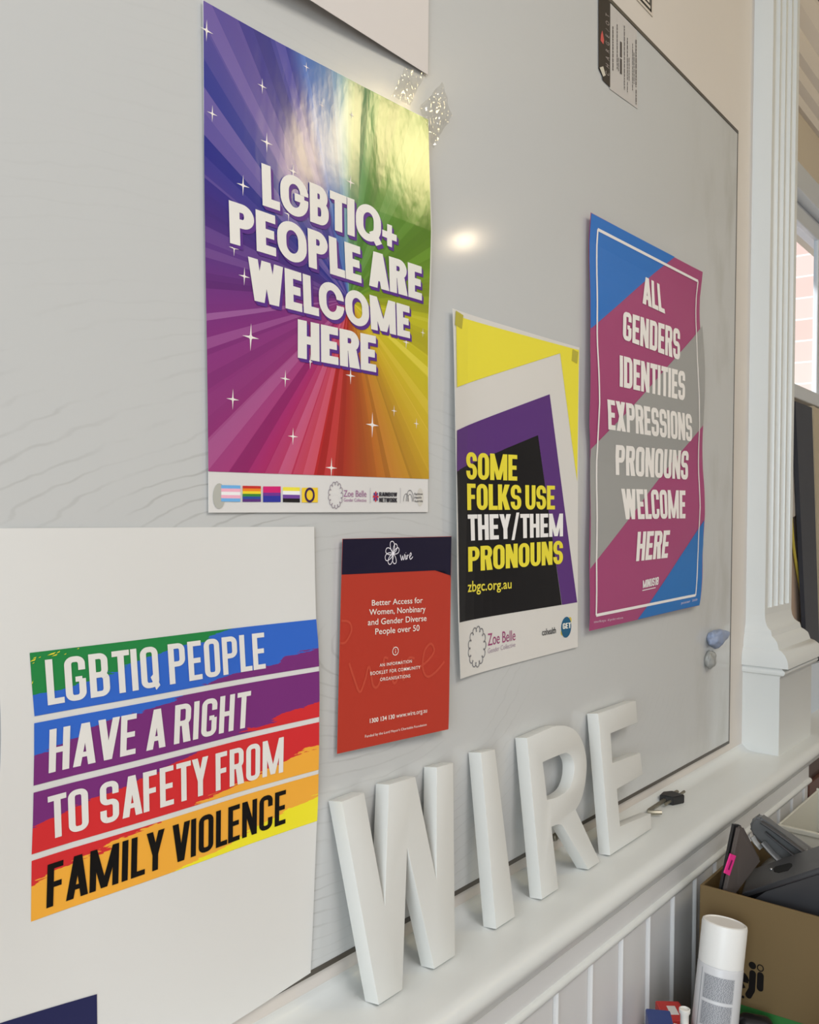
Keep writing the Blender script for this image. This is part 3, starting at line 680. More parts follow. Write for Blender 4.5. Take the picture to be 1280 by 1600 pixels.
# ------------------------------------------------------------------ poster: yellow, purple and black
def poster_yellow():
    S = Sheet(lambda X, Z: .0025 + .009*math.exp(-max(0, X-.795)/.030)*(.35+.65*max(0, min(1, (1.74-Z)/.2))) + .0015*math.exp(-max(0, 1.10-X)/.03))
    r = thing('poster', 'narrow white poster with yellow corner, purple and black shapes, some folks use they/them pronouns', 'poster', (.95, -.001, 1.315), 'posters stuck on the board')
    S.sheet('sheet', [(707.5, 482), (710, 560), (713.5, 740), (714.5, 870), (716.5, 960), (720, 1061)], [(905.5, 543), (903.5, 750), (903, 1011)], mat('poster_white_stock', (226, 223, 218), .4), r)
    S.print_xz('yellow_print', [S.pix([(712.5, 493), (904.5, 547), (875, 552), (714, 605)]), S.pix([(875, 552), (904.5, 547), (901.7, 752)])], ink(224, 212, 62), r, .0004)
    S.print_xz('purple_print', [S.pix([(714, 672.5), (858.7, 616), (901.7, 941), (878, 945), (840.4, 680), (713.8, 737)])], ink(86, 48, 116), r, .0004)
    S.print_xz('black_print', [S.pix([(713.8, 736), (840.4, 680), (877.5, 945), (718, 972.6)])], ink(16, 15, 18), r, .0004)
    yl = []; wh = []
    for txt, q, w in (('SOME', [(727.5, 706), (807.5, 711), (807.5, 751), (728, 749)], 0), ('FOLKS USE', [(729, 755.5), (866.4, 759), (866.4, 796), (729.5, 797)], 0), ('THEY/THEM', [(730, 804), (879, 802.4), (879, 838), (731, 845)], 1), ('PRONOUNS', [(730.7, 854.7), (879, 844.6), (879, 881), (731, 893.5)], 0)):
        S.words('headline_word', txt, POSTERF, q, ink(232, 228, 226) if w else ink(226, 212, 60), r, .0008)
    S.print_xz('web_address', S.quad_map([(730, 908), (798.6, 905), (798.6, 919), (730, 925)], plain_text('zbgc.org.au', .012)), ink(222, 208, 70), r, .0008, .05)
    c = S.w(745, 1010.6); S.print_xz('logo_ring', scallop_ring(c, .0155, .0185, .0012), ink(110, 108, 112), r, .0005, .05)
    S.print_xz('logo_text', S.quad_map([(762, 990), (805, 984), (805, 1000), (762, 1009)], plain_text('Zoe Belle')) , ink(150, 62, 110), r, .0005, .05)
    S.print_xz('logo_text', S.quad_map([(762, 1013), (805, 1003), (805, 1010), (762, 1021)], plain_text('Gender Collective')), ink(168, 150, 165), r, .0005, .05)
    S.print_xz('logo_text', S.quad_map([(846.5, 983), (868.4, 979.5), (868.4, 989), (847, 993)], plain_text('cohealth', .012)), ink(40, 38, 40), r, .0005, .05)
    c = S.w(884.5, 980); S.print_xz('logo_badge', [ellipse(c[0], c[1], .0135, .0140)], ink(28, 88, 122), r, .0005, .05)
    S.print_xz('badge_ring', [ellipse(S.w(879, 988)[0], S.w(879, 988)[1], .0050, .0042), ellipse(S.w(890, 969)[0], S.w(890, 969)[1], .0050, .0042)], ink(200, 180, 60), r, .0004, .05)
    S.print_xz('badge_text', S.quad_map([(878.5, 974), (891, 972.5), (891, 981), (878.5, 983)], block_text('GET', BLOCK)), ink(230, 228, 220), r, .0009, .05)
    M_t = mat('adhesive_olive', (190, 180, 60), .45)
    for px, py in ((717, 500), (898, 557)):
        c = S.w(px, py); S.print_xz('adhesive_patch', [[(c[0]-.009, c[1]-.007), (c[0]+.006, c[1]-.009), (c[0]+.009, c[1]+.007), (c[0]-.007, c[1]+.009)]], M_t, r, .0007, .05)
poster_yellow()

# ------------------------------------------------------------------ poster: blue, pink and grey diagonals
def poster_genders():
    S = Sheet(lambda X, Z: .0080 + .0022*math.sin((Z-1.34)*21.5) + .0022*abs(((Z-1.36)/.075) % 2 - 1) + .003*math.exp(-max(0, 1.55-X)/.05)*math.sin((Z-1.34)*32+1))
    r = thing('poster', 'wavy folded poster of blue, pink and grey diagonal bands, all genders welcome', 'poster', (1.33, -.001, 1.342), 'posters stuck on the board')
    left = [(923.5, 332), (923, 520), (922, 640), (922.5, 720), (921.5, 860), (921, 986)]; right = [(1098.3, 425), (1096.8, 540), (1099, 660), (1101.5, 780), (1099, 850), (1093, 946)]
    S.sheet('sheet', left, right, ink(156, 62, 110, .45, .5), r, 24, 60)
    e = .35
    S.print_xz('blue_band', [S.pix([(923.8, 333), (1054.4, 401.5), (925, 512)]), S.pix([(923.8, 333), (925, 512), (922.6, 513)])], ink(28, 106, 186, .45, .5), r, .0004)
    S.print_xz('grey_band', [S.pix([(1097.2, 509), (1098.8, 664), (921.9, 889), (923, 702)])], ink(150, 150, 148, .45, .5), r, .0004)
    S.print_xz('blue_band', [S.pix([(1100.4, 813), (1098.8, 850), (1092.7, 945.6), (996, 968)])], ink(20, 106, 178, .45, .5), r, .0004)
    fr = []
    outl = [[(933.6, 358.7), (1090.3, 439.4)], [(1090.3, 439.4), (1089, 560), (1092, 680), (1093.5, 790), (1090.5, 860), (1086.5, 930)], [(1086.5, 930), (931, 961.4)], [(931, 961.4), (931.8, 860), (933, 700), (932.5, 520), (933.6, 358.7)]]
    for seg in outl:
        pts = S.pix(seg if len(seg) > 2 else [seg[0], ((seg[0][0]+seg[1][0])/2, (seg[0][1]+seg[1][1])/2), seg[1]])
        fr += stroke_poly(pts, .0042)
    S.print_xz('border_line', fr, ink(226, 222, 220), r, .0008)
    T = []
    for txt, q in (('ALL', [(1004.8, 431), (1033.5, 446), (1038, 490), (1003.5, 474)]), ('GENDERS', [(973.3, 486), (1062, 515), (1062, 563), (972.5, 530)]), ('IDENTITIES', [(967.7, 555), (1070.4, 581), (1069.5, 626), (967.7, 604)]),
                   ('EXPRESSIONS', [(948.3, 624), (1080, 647.5), (1081, 690), (950, 671)]), ('PRONOUNS', [(961.7, 695), (1076, 705), (1074.7, 749.5), (961.7, 742)]), ('WELCOME', [(970, 763.5), (1070.4, 766.5), (1070.4, 810), (974, 811.5)]), ('HERE', [(996, 831), (1046.7, 828.5), (1042.4, 871.5), (993.2, 877)])):
        S.words('headline_word', txt, BLOCK, q, ink(230, 226, 222), r, .0008)
    T = S.quad_map([(1004, 907), (1029, 901), (1028, 913.5), (1004, 919)], block_text('MINUS18', BLOCK)) + [S.pix([(1003, 922), (1024, 917.3), (1024, 918.6), (1003, 923.4)])]
    S.print_xz('logo_text', T, ink(226, 222, 222), r, .0008, .05)
    T = S.quad_map([(927.5, 970), (973, 963), (973, 966.5), (927.5, 973.5)], plain_text('minus18.org.au   all genders welcome')) + S.quad_map([(1064, 941), (1078, 938), (1078, 941), (1064, 944)], plain_text('poster')) + S.quad_map([(1081, 937), (1089, 935), (1089, 938), (1081, 940)], plain_text('2020'))
    S.print_xz('small_print', T, ink(214, 200, 212), r, .0008, .05)
poster_genders()

# ------------------------------------------------------------------ big sheet with rainbow text bands, lower left
def poster_rights():
    def h(X, Z):
        edge = max(0, (X-.50)/.09); mid = math.exp(-((Z-1.29)/.12)**2)
        return .0022 + .004*edge*mid + .0035*max(0, (.34-X)/.05)*math.exp(-((Z-1.30)/.10)**2) + .0012*math.sin(X*22+Z*9)
    S = Sheet(h)
    r = thing('poster', 'large white sheet with four rainbow text bands, lower left corner of the board', 'poster', (.44, -.001, 1.075), 'posters stuck on the board')
    S.sheet('sheet', [(-2, 825.5), (-3, 1000), (2, 1150), (-3, 1300), (-5, 1580), (-8, 1830)], [(491, 823), (494, 967), (498.6, 1050), (498.6, 1125), (497.6, 1203), (495, 1290), (490, 1420), (485.5, 1520)], mat('poster_matt_stock', (226, 225, 222), .5), r, 30, 60)
    def rainbow():
        m = bpy.data.materials.new('brushed_rainbow_print'); m.use_nodes = True; nt = m.node_tree; N = nt.nodes; Lk = nt.links; b = N['Principled BSDF']
        tc = N.new('ShaderNodeTexCoord'); dot = N.new('ShaderNodeVectorMath'); dot.operation = 'DOT_PRODUCT'; dot.inputs[1].default_value = (-.155, 0, 1); Lk.new(tc.outputs['Object'], dot.inputs[0])
        mp = N.new('ShaderNodeMapping'); mp.inputs['Rotation'].default_value = (0, math.radians(16), 0); mp.inputs['Scale'].default_value = (14, 1, 130); Lk.new(tc.outputs['Object'], mp.inputs['Vector'])
        n = N.new('ShaderNodeTexNoise'); n.inputs['Scale'].default_value = 1; n.inputs['Detail'].default_value = 4; n.inputs['Roughness'].default_value = .7; Lk.new(mp.outputs[0], n.inputs['Vector'])
        n2 = N.new('ShaderNodeTexNoise'); n2.inputs['Scale'].default_value = 14; Lk.new(tc.outputs['Object'], n2.inputs['Vector'])
        def mth(op, a, c):
            k = N.new('ShaderNodeMath'); k.operation = op
            for i, x in enumerate((a, c)):
                if isinstance(x, (int, float)): k.inputs[i].default_value = x
                else: Lk.new(x, k.inputs[i])
            return k.outputs[0]
        z0 = r['_b'][2] - .155*r['_b'][0]
        v = mth('ADD', dot.outputs['Value'], mth('ADD', mth('MULTIPLY', mth('SUBTRACT', n.outputs['Fac'], .5), .022), mth('MULTIPLY', mth('SUBTRACT', n2.outputs['Fac'], .5), .014)))
        v = mth('DIVIDE', mth('ADD', v, z0-1.10), .30)
        cr = N.new('ShaderNodeValToRGB'); cr.color_ramp.interpolation = 'CONSTANT'; Lk.new(v, cr.inputs['Fac'])
        st = [(0, (238, 218, 40)), ((1.150-1.10)/.30, (232, 164, 56)), ((1.194-1.10)/.30, (200, 40, 44)), ((1.234-1.10)/.30, (112, 40, 112)), ((1.286-1.10)/.30, (44, 96, 190)), ((1.325-1.10)/.30, (28, 124, 62))]
        el = cr.color_ramp.elements
        for i, (p, c) in enumerate(st):
            e = el[i] if i < 2 else el.new(p); e.position = p; e.color = lin(*c, k=PK)
        Lk.new(cr.outputs['Color'], b.inputs['Base Color']); b.inputs['Roughness'].default_value = .45
        return m
    rb = rainbow()
    for L, R in (([(46, 1020), (49.5, 1070), (53.5, 1119)], [(493.8, 967.5), (497, 1005), (498.4, 1041)]), ([(53, 1130), (53, 1180), (52, 1227.5)], [(498.5, 1048.5), (499, 1085), (498.5, 1120)]),
                 ([(52, 1238.5), (51, 1285), (49, 1335)], [(498.5, 1128), (498.3, 1165), (497.6, 1202.5)]), ([(49, 1345), (48.5, 1392), (48, 1440)], [(497.5, 1209), (496.8, 1245), (495.3, 1282.5)])):
        polys = []
        for i in range(2): polys.append(S.pix([L[i], R[i], R[i+1], L[i+1]]))
        S.print_xz('colour_band', polys, rb, r, .0004, .015)
    W = []; 
    for txt, q in (('LGBTIQ PEOPLE', [(69, 1031), (411.5, 988), (414.5, 1044), (74, 1102)]), ('HAVE A RIGHT', [(76.5, 1140), (389, 1079.5), (386, 1136), (75, 1208)]), ('TO SAFETY FROM', [(73.5, 1245), (442.5, 1151), (441.5, 1206), (76, 1312)])):
        S.words('headline_word', txt, BEBAS, q, M_white_ink, r, .0008)
    S.words('headline_word', 'FAMILY VIOLENCE', BEBAS, [(73.5, 1351), (446, 1233.5), (445, 1286), (71.5, 1419)], ink(18, 17, 17), r, .0008)
    fl = []
    for px, py, a, b_ in ((50, 1032, 5, 1.5), (53, 1028, 3, 1), (79, 1022, 7, 1.6), (84, 1024, 5, 1.2), (90, 1019, 3, 1.2), (61, 1027, 2, .8), (101, 1022, 2, .9), (49.5, 1067, 1.2, 2.2), (121, 1013.5, 2, .8), (51, 1036, 2, .7)):
        c = S.w(px, py); fl.append([(c[0]-a*.0004, c[1]-b_*.0004), (c[0]+a*.0003, c[1]-b_*.0001), (c[0]+a*.0005, c[1]+b_*.0007), (c[0], c[1]+b_*.0003)])
    S.print_xz('yellow_flecks', fl, ink(220, 205, 60), r, .0007, .05)
    S.print_xz('navy_block', [S.pix([(-4, 1599.5), (151, 1553), (152, 1640), (-4, 1692)])], ink(38, 40, 78), r, .0004)
poster_rights()

# ------------------------------------------------------------------ booklet
def booklet():
    S = Sheet(lambda X, Z: .0055 + .007*max(0, min(1, (X-.62)/.17))*max(0, min(1, (1.50-Z)/.22)))
    r = thing('booklet', 'red and navy stapled information booklet standing off the board', 'booklet', (.71, -.001, 1.262))
    M_red = ink(172, 56, 42); M_navy = ink(26, 22, 44)
    S.sheet('cover', [(535.5, 842), (531, 1010), (527, 1178)], [(705.5, 838), (703.5, 990), (700.8, 1139.5)], M_red, r, 12, 14, .0003)
    # inner pages and back cover follow the same curl, nearer the board
    def block(name, d0, d1, inset, m):
        T = Sheet(lambda X, Z: S.h(X, Z)-d0)
        o = T.sheet(name, [(536+inset, 843.5), (531.5+inset, 1010), (527.5+inset, 1177)], [(704.8-inset, 839.3), (702.8-inset, 990), (700-inset, 1138.3)], m, r, 12, 14, d1-d0)
        return o
    block('pages', .0004, .0026, 1.8, mat('booklet_pages', (222, 218, 210), .6)); block('back_cover', .0028, .0032, 0, M_navy)
    S.print_xz('header_print', [S.pix([(535.5, 842.3), (705.3, 838.5), (704, 904), (703.3, 899), (701, 894.5), (697.5, 891.5), (692.7, 890.5), (533.6, 897.8)])], M_navy, r, .0003)
    tx = []
    for txt, q, bd_ in (('Better Access for', [(580.5, 937.5), (660, 933), (660, 941.8), (580.5, 946.3)], .006), ('Women, Nonbinary', [(576.4, 952), (664.5, 946.5), (664.5, 955.6), (576.4, 961)], .006), ('and Gender Diverse', [(574.3, 967.5), (666, 961), (666, 970), (574.3, 977)], .006), ('People over 50', [(585.9, 982), (655, 976), (655, 985.4), (585.9, 991.4)], .006),
                      ('AN INFORMATION', [(592.6, 1037), (643, 1030.5), (643, 1035.3), (592.6, 1041.8)], .012), ('BOOKLET FOR COMMUNITY', [(578.2, 1049.6), (656.2, 1039.9), (656.2, 1044.8), (578.2, 1055)], .012), ('ORGANISATIONS', [(593.3, 1059), (640.7, 1053.2), (640.7, 1058.2), (593.3, 1064.2)], .012),
                      ('1300 134 130', [(577.4, 1122.8), (616.3, 1115.6), (616.3, 1122.4), (577.4, 1129.6)], .02), ('www.wire.org.au', [(618.6, 1115.2), (666.8, 1106.6), (666.8, 1113), (618.6, 1121.9)], .0), ("Funded by the Lord Mayor's Charitable Foundation", [(570, 1148.2), (666, 1130), (666, 1133.6), (570, 1152.6)], 0)):
        tx += S.quad_map(q, plain_text(txt, bd_, 1.15 if txt.isupper() else 1.0))
    S.print_xz('cover_text', tx, ink(236, 222, 214), r, .0005, .05)
    c = S.w(617.5, 1017.3); ic = stroke_poly(ellipse(c[0], c[1], .0044, .0040), .0008, True) + [[(c[0]-.0004, c[1]-.002), (c[0]+.0004, c[1]-.002), (c[0]+.0004, c[1]+.0006), (c[0]-.0004, c[1]+.0006)], ellipse(c[0], c[1]+.0017, .0005, .0005, 8)]
    S.print_xz('information_symbol', ic, ink(236, 222, 214), r, .0005, .05)
    # hand drawn flower and script in the header
    def scr(pts, quad, w): return stroke_poly(S.quad_map(quad, [smooth_pts(pts, 5)])[0], w)
    fl = []; c = S.w(614, 865)
    for k, (a, L) in enumerate(((100, .012), (62, .010), (25, .0095), (160, .0115), (200, .0125), (235, .0115), (285, .010))):
        a = math.radians(a); ux, uz = math.cos(a), math.sin(a)
        pts = [(c[0]+ux*L*t-uz*L*.28*math.sin(s), c[1]+uz*L*t+ux*L*.28*math.sin(s)) for t, s in ((0, 0), (.35, .9), (.75, 1.57), (1.0, .8), (1.06, 0), (.95, -.8), (.7, -1.5), (.35, -.9), (0, 0))]
        fl += stroke_poly(smooth_pts(pts, 4), .0008)
    wire = [[(0, .62), (.05, .3), (.10, .05), (.15, .25), (.19, .5), (.23, .12), (.28, .1), (.33, .4), (.34, .62), (.38, .6)], [(.42, .55), (.42, .2), (.45, .08), (.50, .25)], [(.52, .55), (.54, .1), (.55, .35), (.60, .55), (.66, .52)], [(.70, .3), (.80, .42), (.88, .62), (.84, .8), (.77, .65), (.75, .3), (.80, .08), (.90, .15), (1.0, .35)], [(.43, .80), (.44, .84)]]
    q = [(625, 861), (644.5, 861), (644.5, 874.5), (625, 876)]
    for w_ in wire: fl += scr(w_, q, .0009)
    S.print_xz('logo_drawing', fl, ink(226, 222, 230), r, .0005, .05)
    q = [(531, 1005), (690, 990), (690, 1058), (531, 1092)]; gh = []
    for w_ in wire: gh += scr([(x*.95+.08, y) for x, y in w_], q, .0026)
    gh += stroke_poly(S.pix(smooth_pts([(533, 970), (545, 972), (549, 985), (540, 1003), (531, 1005)], 5)), .0022)
    S.print_xz('faint_script', gh, ink(184, 72, 54), r, .0003, .05)
booklet()

# ------------------------------------------------------------------ sheet hanging from above, and other paper on the wall
def paper_above():
    S = Sheet(lambda X, Z: .003 + .013*max(0, min(1.3, (.745-X)/.22))*math.exp(-max(0, Z-1.96)/.10))
    r = thing('paper_sheet', 'blank white paper sheet at the top edge with its bottom lifting off the board', 'paper', (.56, -.001, 1.966))
    S.sheet('sheet', [(330, -330), (340, -200), (352, -84)], [(672, -110), (670, 0), (669, 117)], mat('blank_paper', (222, 216, 213), .5), r, 20, 16)
paper_above()
def framed_notice():
    c = at_y(1018.5, 19.5, .003)
    r = thing('notice', 'white notice with triple black border lines on the wall above the board', 'notice', (c.x-.1, .0045, c.z), None)
    boxobj('sheet', (c.x-.21, .0035, c.z-.004), (c.x+.006, .0048, c.z+.30), mat('notice_paper', (214, 205, 194), .5), parent=r)
    bm = bmesh.new()
    for k, w in ((0, .0034), (.0085, .0024), (.017, .0018)):
        bm_box(bm, (c.x-.20, .0031, c.z+k), (c.x-k*.6, .0036, c.z+k+w)); bm_box(bm, (c.x-k*.6-w, .0031, c.z+k), (c.x-k*.6, .0036, c.z+.29))
    from_bm('border_line', bm, ink(30, 28, 28), r)
framed_notice()
def sticker():
    S = Sheet(lambda X, Z: .0009)
    r = thing('sticker', 'black and white product sticker with fine print near the top edge of the board', 'sticker', (1.18, -.0005, 2.12))
    S.sheet('label_backing', [(953, 4), (953, 60), (953, 139)], [(995.5, 48), (996, 100), (996.5, 170)], mat('sticker_paper', (200, 196, 193), .3), r, 6, 10, .0002)
    S.print_xz('black_band', [S.pix([(935, -16), (953.5, 3), (953.3, 136.5), (941.5, 125), (941, 119), (935.2, 107)])], ink(42, 36, 34), r, .0003, .05)
    c = S.w(940.5, 61); S.print_xz('red_drop', [[(c[0]-.005, c[1]-.004), (c[0]+.004, c[1]-.006), (c[0]+.006, c[1]+.001), (c[0], c[1]+.012), (c[0]-.004, c[1]+.004)]], ink(190, 80, 76), r, .0006, .05)
    S.print_xz('peeled_corner', [S.pix([(936, 106), (941.5, 104), (945.5, 118), (941.5, 120)])], mat('sticker_back', (206, 200, 186), .5), r, .0012, .05)
    rot = lambda P: [[(1-y, x) for x, y in p] for p in P]
    S.print_xz('band_text', S.quad_map([(946, 20), (951.5, 24), (951.5, 120), (946, 115)], rot(plain_text('CHARGE/OT', 0, 2.6))), ink(160, 150, 148), r, .0006, .05)
    ln = []
    for x, y0, y1, w in ((957.6, 41, 110, 1.3), (964.3, 38, 108, 1.0), (966.5, 90, 111, .8), (975.6, 40, 140, 1.0), (980.2, 59, 126, .9), (980.3, 128, 144, .7), (982.8, 90, 126, .8), (988.4, 68, 141, .8), (990.6, 82, 131, .8), (993.7, 62, 136, 1.3), (993.8, 140, 163, 1.1)):
        y = y0; k = 0
        while y < y1:
            L_ = random.uniform(3, 8); ln.append(S.pix([(x-w/2, y), (x+w/2, y+w*.5), (x+w/2, min(y+L_, y1)+w*.5), (x-w/2, min(y+L_, y1))])); y += L_+random.uniform(.7, 1.4)
    for y0, y1 in ((64.5, 89), (91, 115)): ln.append(S.pix([(968.8, y0), (971.6, y0+2), (971.6, y1+1.5), (968.8, y1)]))
    S.print_xz('fine_print', ln, ink(70, 64, 62), r, .0004, .05)
sticker()

# clear sticky tape
def tape_mat():
    m = bpy.data.materials.new('clear_tape'); m.use_nodes = True; nt = m.node_tree
    for n in list(nt.nodes): nt.nodes.remove(n)
    o = nt.nodes.new('ShaderNodeOutputMaterial'); mx = nt.nodes.new('ShaderNodeMixShader'); t = nt.nodes.new('ShaderNodeBsdfTransparent'); g = nt.nodes.new('ShaderNodeBsdfGlossy')
    g.inputs['Roughness'].default_value = .12; t.inputs['Color'].default_value = (.97, .97, .96, 1); mx.inputs['Fac'].default_value = .10
    nt.links.new(t.outputs[0], mx.inputs[1]); nt.links.new(g.outputs[0], mx.inputs[2]); nt.links.new(mx.outputs[0], o.inputs['Surface'])
    return m
M_tape = tape_mat()
def tape(quad, label, seed, amp, n=26):
    rnd = random.Random(seed); q = [at_y(px, py, -.008) for px, py in quad]
    v = []; f = []
    for j in range(n+1):
        for i in range(n+1):
            a = q[3]*(1-i/n)+q[2]*(i/n); b = q[0]*(1-i/n)+q[1]*(i/n); p = a*(1-j/n)+b*(j/n)
            y = -.0075 - amp*(.5+mnoise.noise(Vector((p.x*85+seed, 3, p.z*60))) + .5*mnoise.noise(Vector((p.x*190, seed, p.z*150))))
            v.append((p.x, y, p.z))
    for j in range(n):
        for i in range(n):
            k = j*(n+1)+i; f.append((k, k+1, k+n+2, k+n+1))
    N = len(v); v += [(x, y+.0002, z) for x, y, z in v]; f += [tuple(N+i for i in q_[::-1]) for q_ in list(f)]
    b = (q[0]+q[2])/2
    o = mesh('sticky_tape', v, f, M_tape, base=b, smooth=True)
    tag(o, label, 'tape', 'clear tape at the sunburst poster corner')
tape([(655, 168), (690, 128), (706, 178), (676, 232)], 'crumpled clear tape over the upper right corner of the sunburst poster', 3, .004)
tape([(632, 104), (664, 116), (640, 166), (612, 150)], 'clear tape strip between the sunburst poster top and the blank sheet', 9, .003)

# ------------------------------------------------------------------ block letters leaning on the board
M_letter = mat('white_painted_wood', (217, 217, 213), .42, var=.02, vscale=14, bump=.06, bscale=90)
LEAN = math.radians(8.6); TH = .0175; YB = -.0300
uv = Vector((0, math.sin(LEAN), math.cos(LEAN))); nf = Vector((0, -math.cos(LEAN), math.sin(LEAN)))
P0 = Vector((0, YB, LEDGE)) + nf*TH
def on_face(px, py):
    d = ray(px, py); t = (P0-CAM).dot(nf)/d.dot(nf); p = CAM+d*t
    return p.x, (p-P0).dot(uv)
def letter(outer, holes, label, curved=()):
    O = [on_face(*p) for p in outer]; H = [[on_face(*p) for p in h] for h in holes]
    O = [(x, 0.0 if s < .008 else s) for x, s in O]
    x0 = sum(x for x, s in O)/len(O)
    cu = bpy.data.curves.new('letter', 'CURVE'); cu.dimensions = '2D'; cu.fill_mode = 'BOTH'; cu.extrude = TH/2-.0007; cu.bevel_depth = .0007; cu.bevel_resolution = 1; cu.offset = -.0007
    for pts in [O]+H:
        sp = cu.splines.new('POLY'); sp.points.add(len(pts)-1)
        for q, (x, s) in zip(sp.points, pts): q.co = (x-x0, s, 0, 1)
        sp.use_cyclic_u = True
    ob = bpy.data.objects.new('letter', cu); C.objects.link(ob); dg = bpy.context.evaluated_depsgraph_get(); dg.update()
    me = bpy.data.meshes.new_from_object(ob.evaluated_get(dg)); bpy.data.objects.remove(ob)
    base = Vector((x0, YB, LEDGE))
    M = Matrix.Translation(P0 - nf*TH/2 + Vector((x0, 0, 0))) @ Matrix(((1, 0, 0, 0), (0, uv.y, nf.y, 0), (0, uv.z, nf.z, 0), (0, 0, 0, 1)))
    me.transform(M); me.materials.clear(); me.materials.append(M_letter)
    bm = bmesh.new(); bm.from_mesh(me); bmesh.ops.remove_doubles(bm, verts=bm.verts, dist=1e-5); bmesh.ops.recalc_face_normals(bm, faces=bm.faces); bm.to_mesh(me); bm.free()
    o = link('block_letter', me, base=base); auto_smooth(o, 35)
    return tag(o, label, 'letter', 'white block letters on the ledge')
letter([(534, 1252.8), (569.4, 1239), (601.4, 1415.4), (607.8, 1226), (649.3, 1213.6), (682, 1373), (682.5, 1199), (708.5, 1192), (712.3, 1500), (679.5, 1519.5), (636.8, 1325.8), (629.6, 1551.5), (592.5, 1574.5)], [], 'white wooden block letter W leaning at the near end of the ledge')
letter([(751.5, 1176), (773.7, 1170.7), (806.3, 1442.6), (776.5, 1460)], [], 'white wooden block letter I, a single straight bar between W and R')
def bez(*p): return [(x, y) for x, y in smooth_pts(list(p), 4)]
letter([(823.7, 1153)] + bez((862, 1136.5), (872, 1134), (886, 1134.5), (900, 1142), (911, 1160), (917, 1188), (915.5, 1220), (909.5, 1247), (900.2, 1265.5)) + [(939, 1355.4), (920.8, 1367.5)] + bez((884, 1298), (879, 1290), (872, 1288.5), (862.3, 1292)) + [(873.8, 1396), (848.2, 1414.5)],
       [bez((848.5, 1191), (880, 1177.7), (889, 1178.2), (895, 1186), (897.5, 1198), (895.5, 1217), (888, 1234), (872, 1245), (855.5, 1250))], 'white wooden block letter R with rounded bowl, left of the E')
letter([(934.8, 1115), (993.9, 1094.7), (996.7, 1128.5), (954.5, 1146), (957.3, 1192.3), (1001, 1176.3), (1005, 1210), (964.4, 1233), (969.5, 1291), (1017.5, 1271), (1019, 1302), (954.5, 1342.8)], [], 'white wooden block letter E at the far end of the row')

# ------------------------------------------------------------------ small things on the ledge and the board
M_steel = mat('dull_steel', (150, 144, 128), .35, metal=.8)
M_black = mat('black_plastic', (34, 33, 34), .4)
def hexkeys():
    Z = LEDGE+.0065
    a, b, c = at_y(1034, 1268, -.034), at_y(1010, 1257, -.016), at_y(1034, 1245, -.014)
    for p in (a, b, c): p.z = Z
    r = thing('hex_key_set', 'small steel hex keys in a black plastic clip lying on the ledge', 'hex key', (b.x, b.y, LEDGE))
    d = (c-b).normalized(); e = (a-b).normalized()
    bm = bmesh.new()
    pts = [a, b+e*.010, b+e*.004+d*.002, b+d*.010, c, c+d*.07]
    bm_tube(bm, pts, .0032, 6); auto_smooth(from_bm('hex_key', bm, M_steel, r), 50)
    bm = bmesh.new(); o2 = Vector((0, -.009, 0))
    bm_tube(bm, [c+o2-d*.006, c+d*.078+o2], .0024, 6); from_bm('hex_key', bm, M_steel, r)
    bm = bmesh.new(); s = d; t = Vector((-s.y, s.x, 0))
    if t.y > 0: t = -t
    q = c+s*.012
    poly = [q-t*.008, q+s*.020-t*.010, q+s*.034+t*.000, q+s*.026+t*.024, q+s*.002+t*.014]
    lo = [bm.verts.new((p.x, p.y, LEDGE+.0003)) for p in poly]; hi = [bm.verts.new((p.x, p.y, LEDGE+.014)) for p in poly]
    for i in range(5): bm.faces.new((lo[i], lo[(i+1) % 5], hi[(i+1) % 5], hi[i]))
    bm.faces.new(hi); bm.faces.new(lo[::-1]); bmesh.ops.bevel(bm, geom=list(bm.edges), offset=.0012, segments=2, affect='EDGES')
    from_bm('clip_holder', bm, M_black, r)
hexkeys()
c = at_y(866, 1307, -.004)
bm = bmesh.new(); bm_lathe(bm, [(.0010, 0), (.0028, .0004), (.0028, .004), (.0052, .0045), (.0052, .0075), (.0035, .009), (.001, .0092)], 14, Matrix.Translation(Vector((c.x, 0, c.z))) @ Matrix.Rotation(math.radians(90), 4, 'X'))
tag(from_bm('screw', bm, M_steel, base=(c.x, 0, c.z), smooth=True), 'small dull steel screw at the bottom of the board behind the letter R', 'screw')

def lump(name, c, rx, ry, rz, m, label, cat, seed, pull=None):
    bm = bmesh.new(); bmesh.ops.create_icosphere(bm, subdivisions=4, radius=1)
    for v in bm.verts:
        n = v.co.normalized(); k = 1+.22*mnoise.noise(n*1.6+Vector((seed, 0, 0)))+.08*mnoise.noise(n*4+Vector((seed, 5, 0)))
        p = Vector((n.x*rx*k, n.y*ry*k, n.z*rz*k))
        if pull:
            w = max(0, n.dot(Vector(pull[0]).normalized()))**4; p += Vector(pull[0]).normalized()*pull[1]*w
        p += c
        if p.y > -.0004: p.y = -.0004
        v.co = p
    o = from_bm(name, bm, m, base=(c.x, -.0004, c.z), smooth=True)
    return tag(o, label, cat)
c1 = at_y(1117, 998, -.008); c2 = at_y(1110, 1031, -.006)
lump('putty_lump', Vector((c1.x, -.009, c1.z)), .026, .013, .0165, mat('blue_grey_putty', (142, 154, 180), .5, var=.1, vscale=60), 'pale blue putty lump stuck on the lower right of the board', 'putty', 2.3, ((1, -.3, .25), .022))
lump('putty_lump', Vector((c2.x, -.006, c2.z)), .017, .010, .0165, mat('grey_putty', (150, 150, 146), .35, var=.25, vscale=70), 'grey translucent lump just under the pale blue putty', 'putty', 6.1)

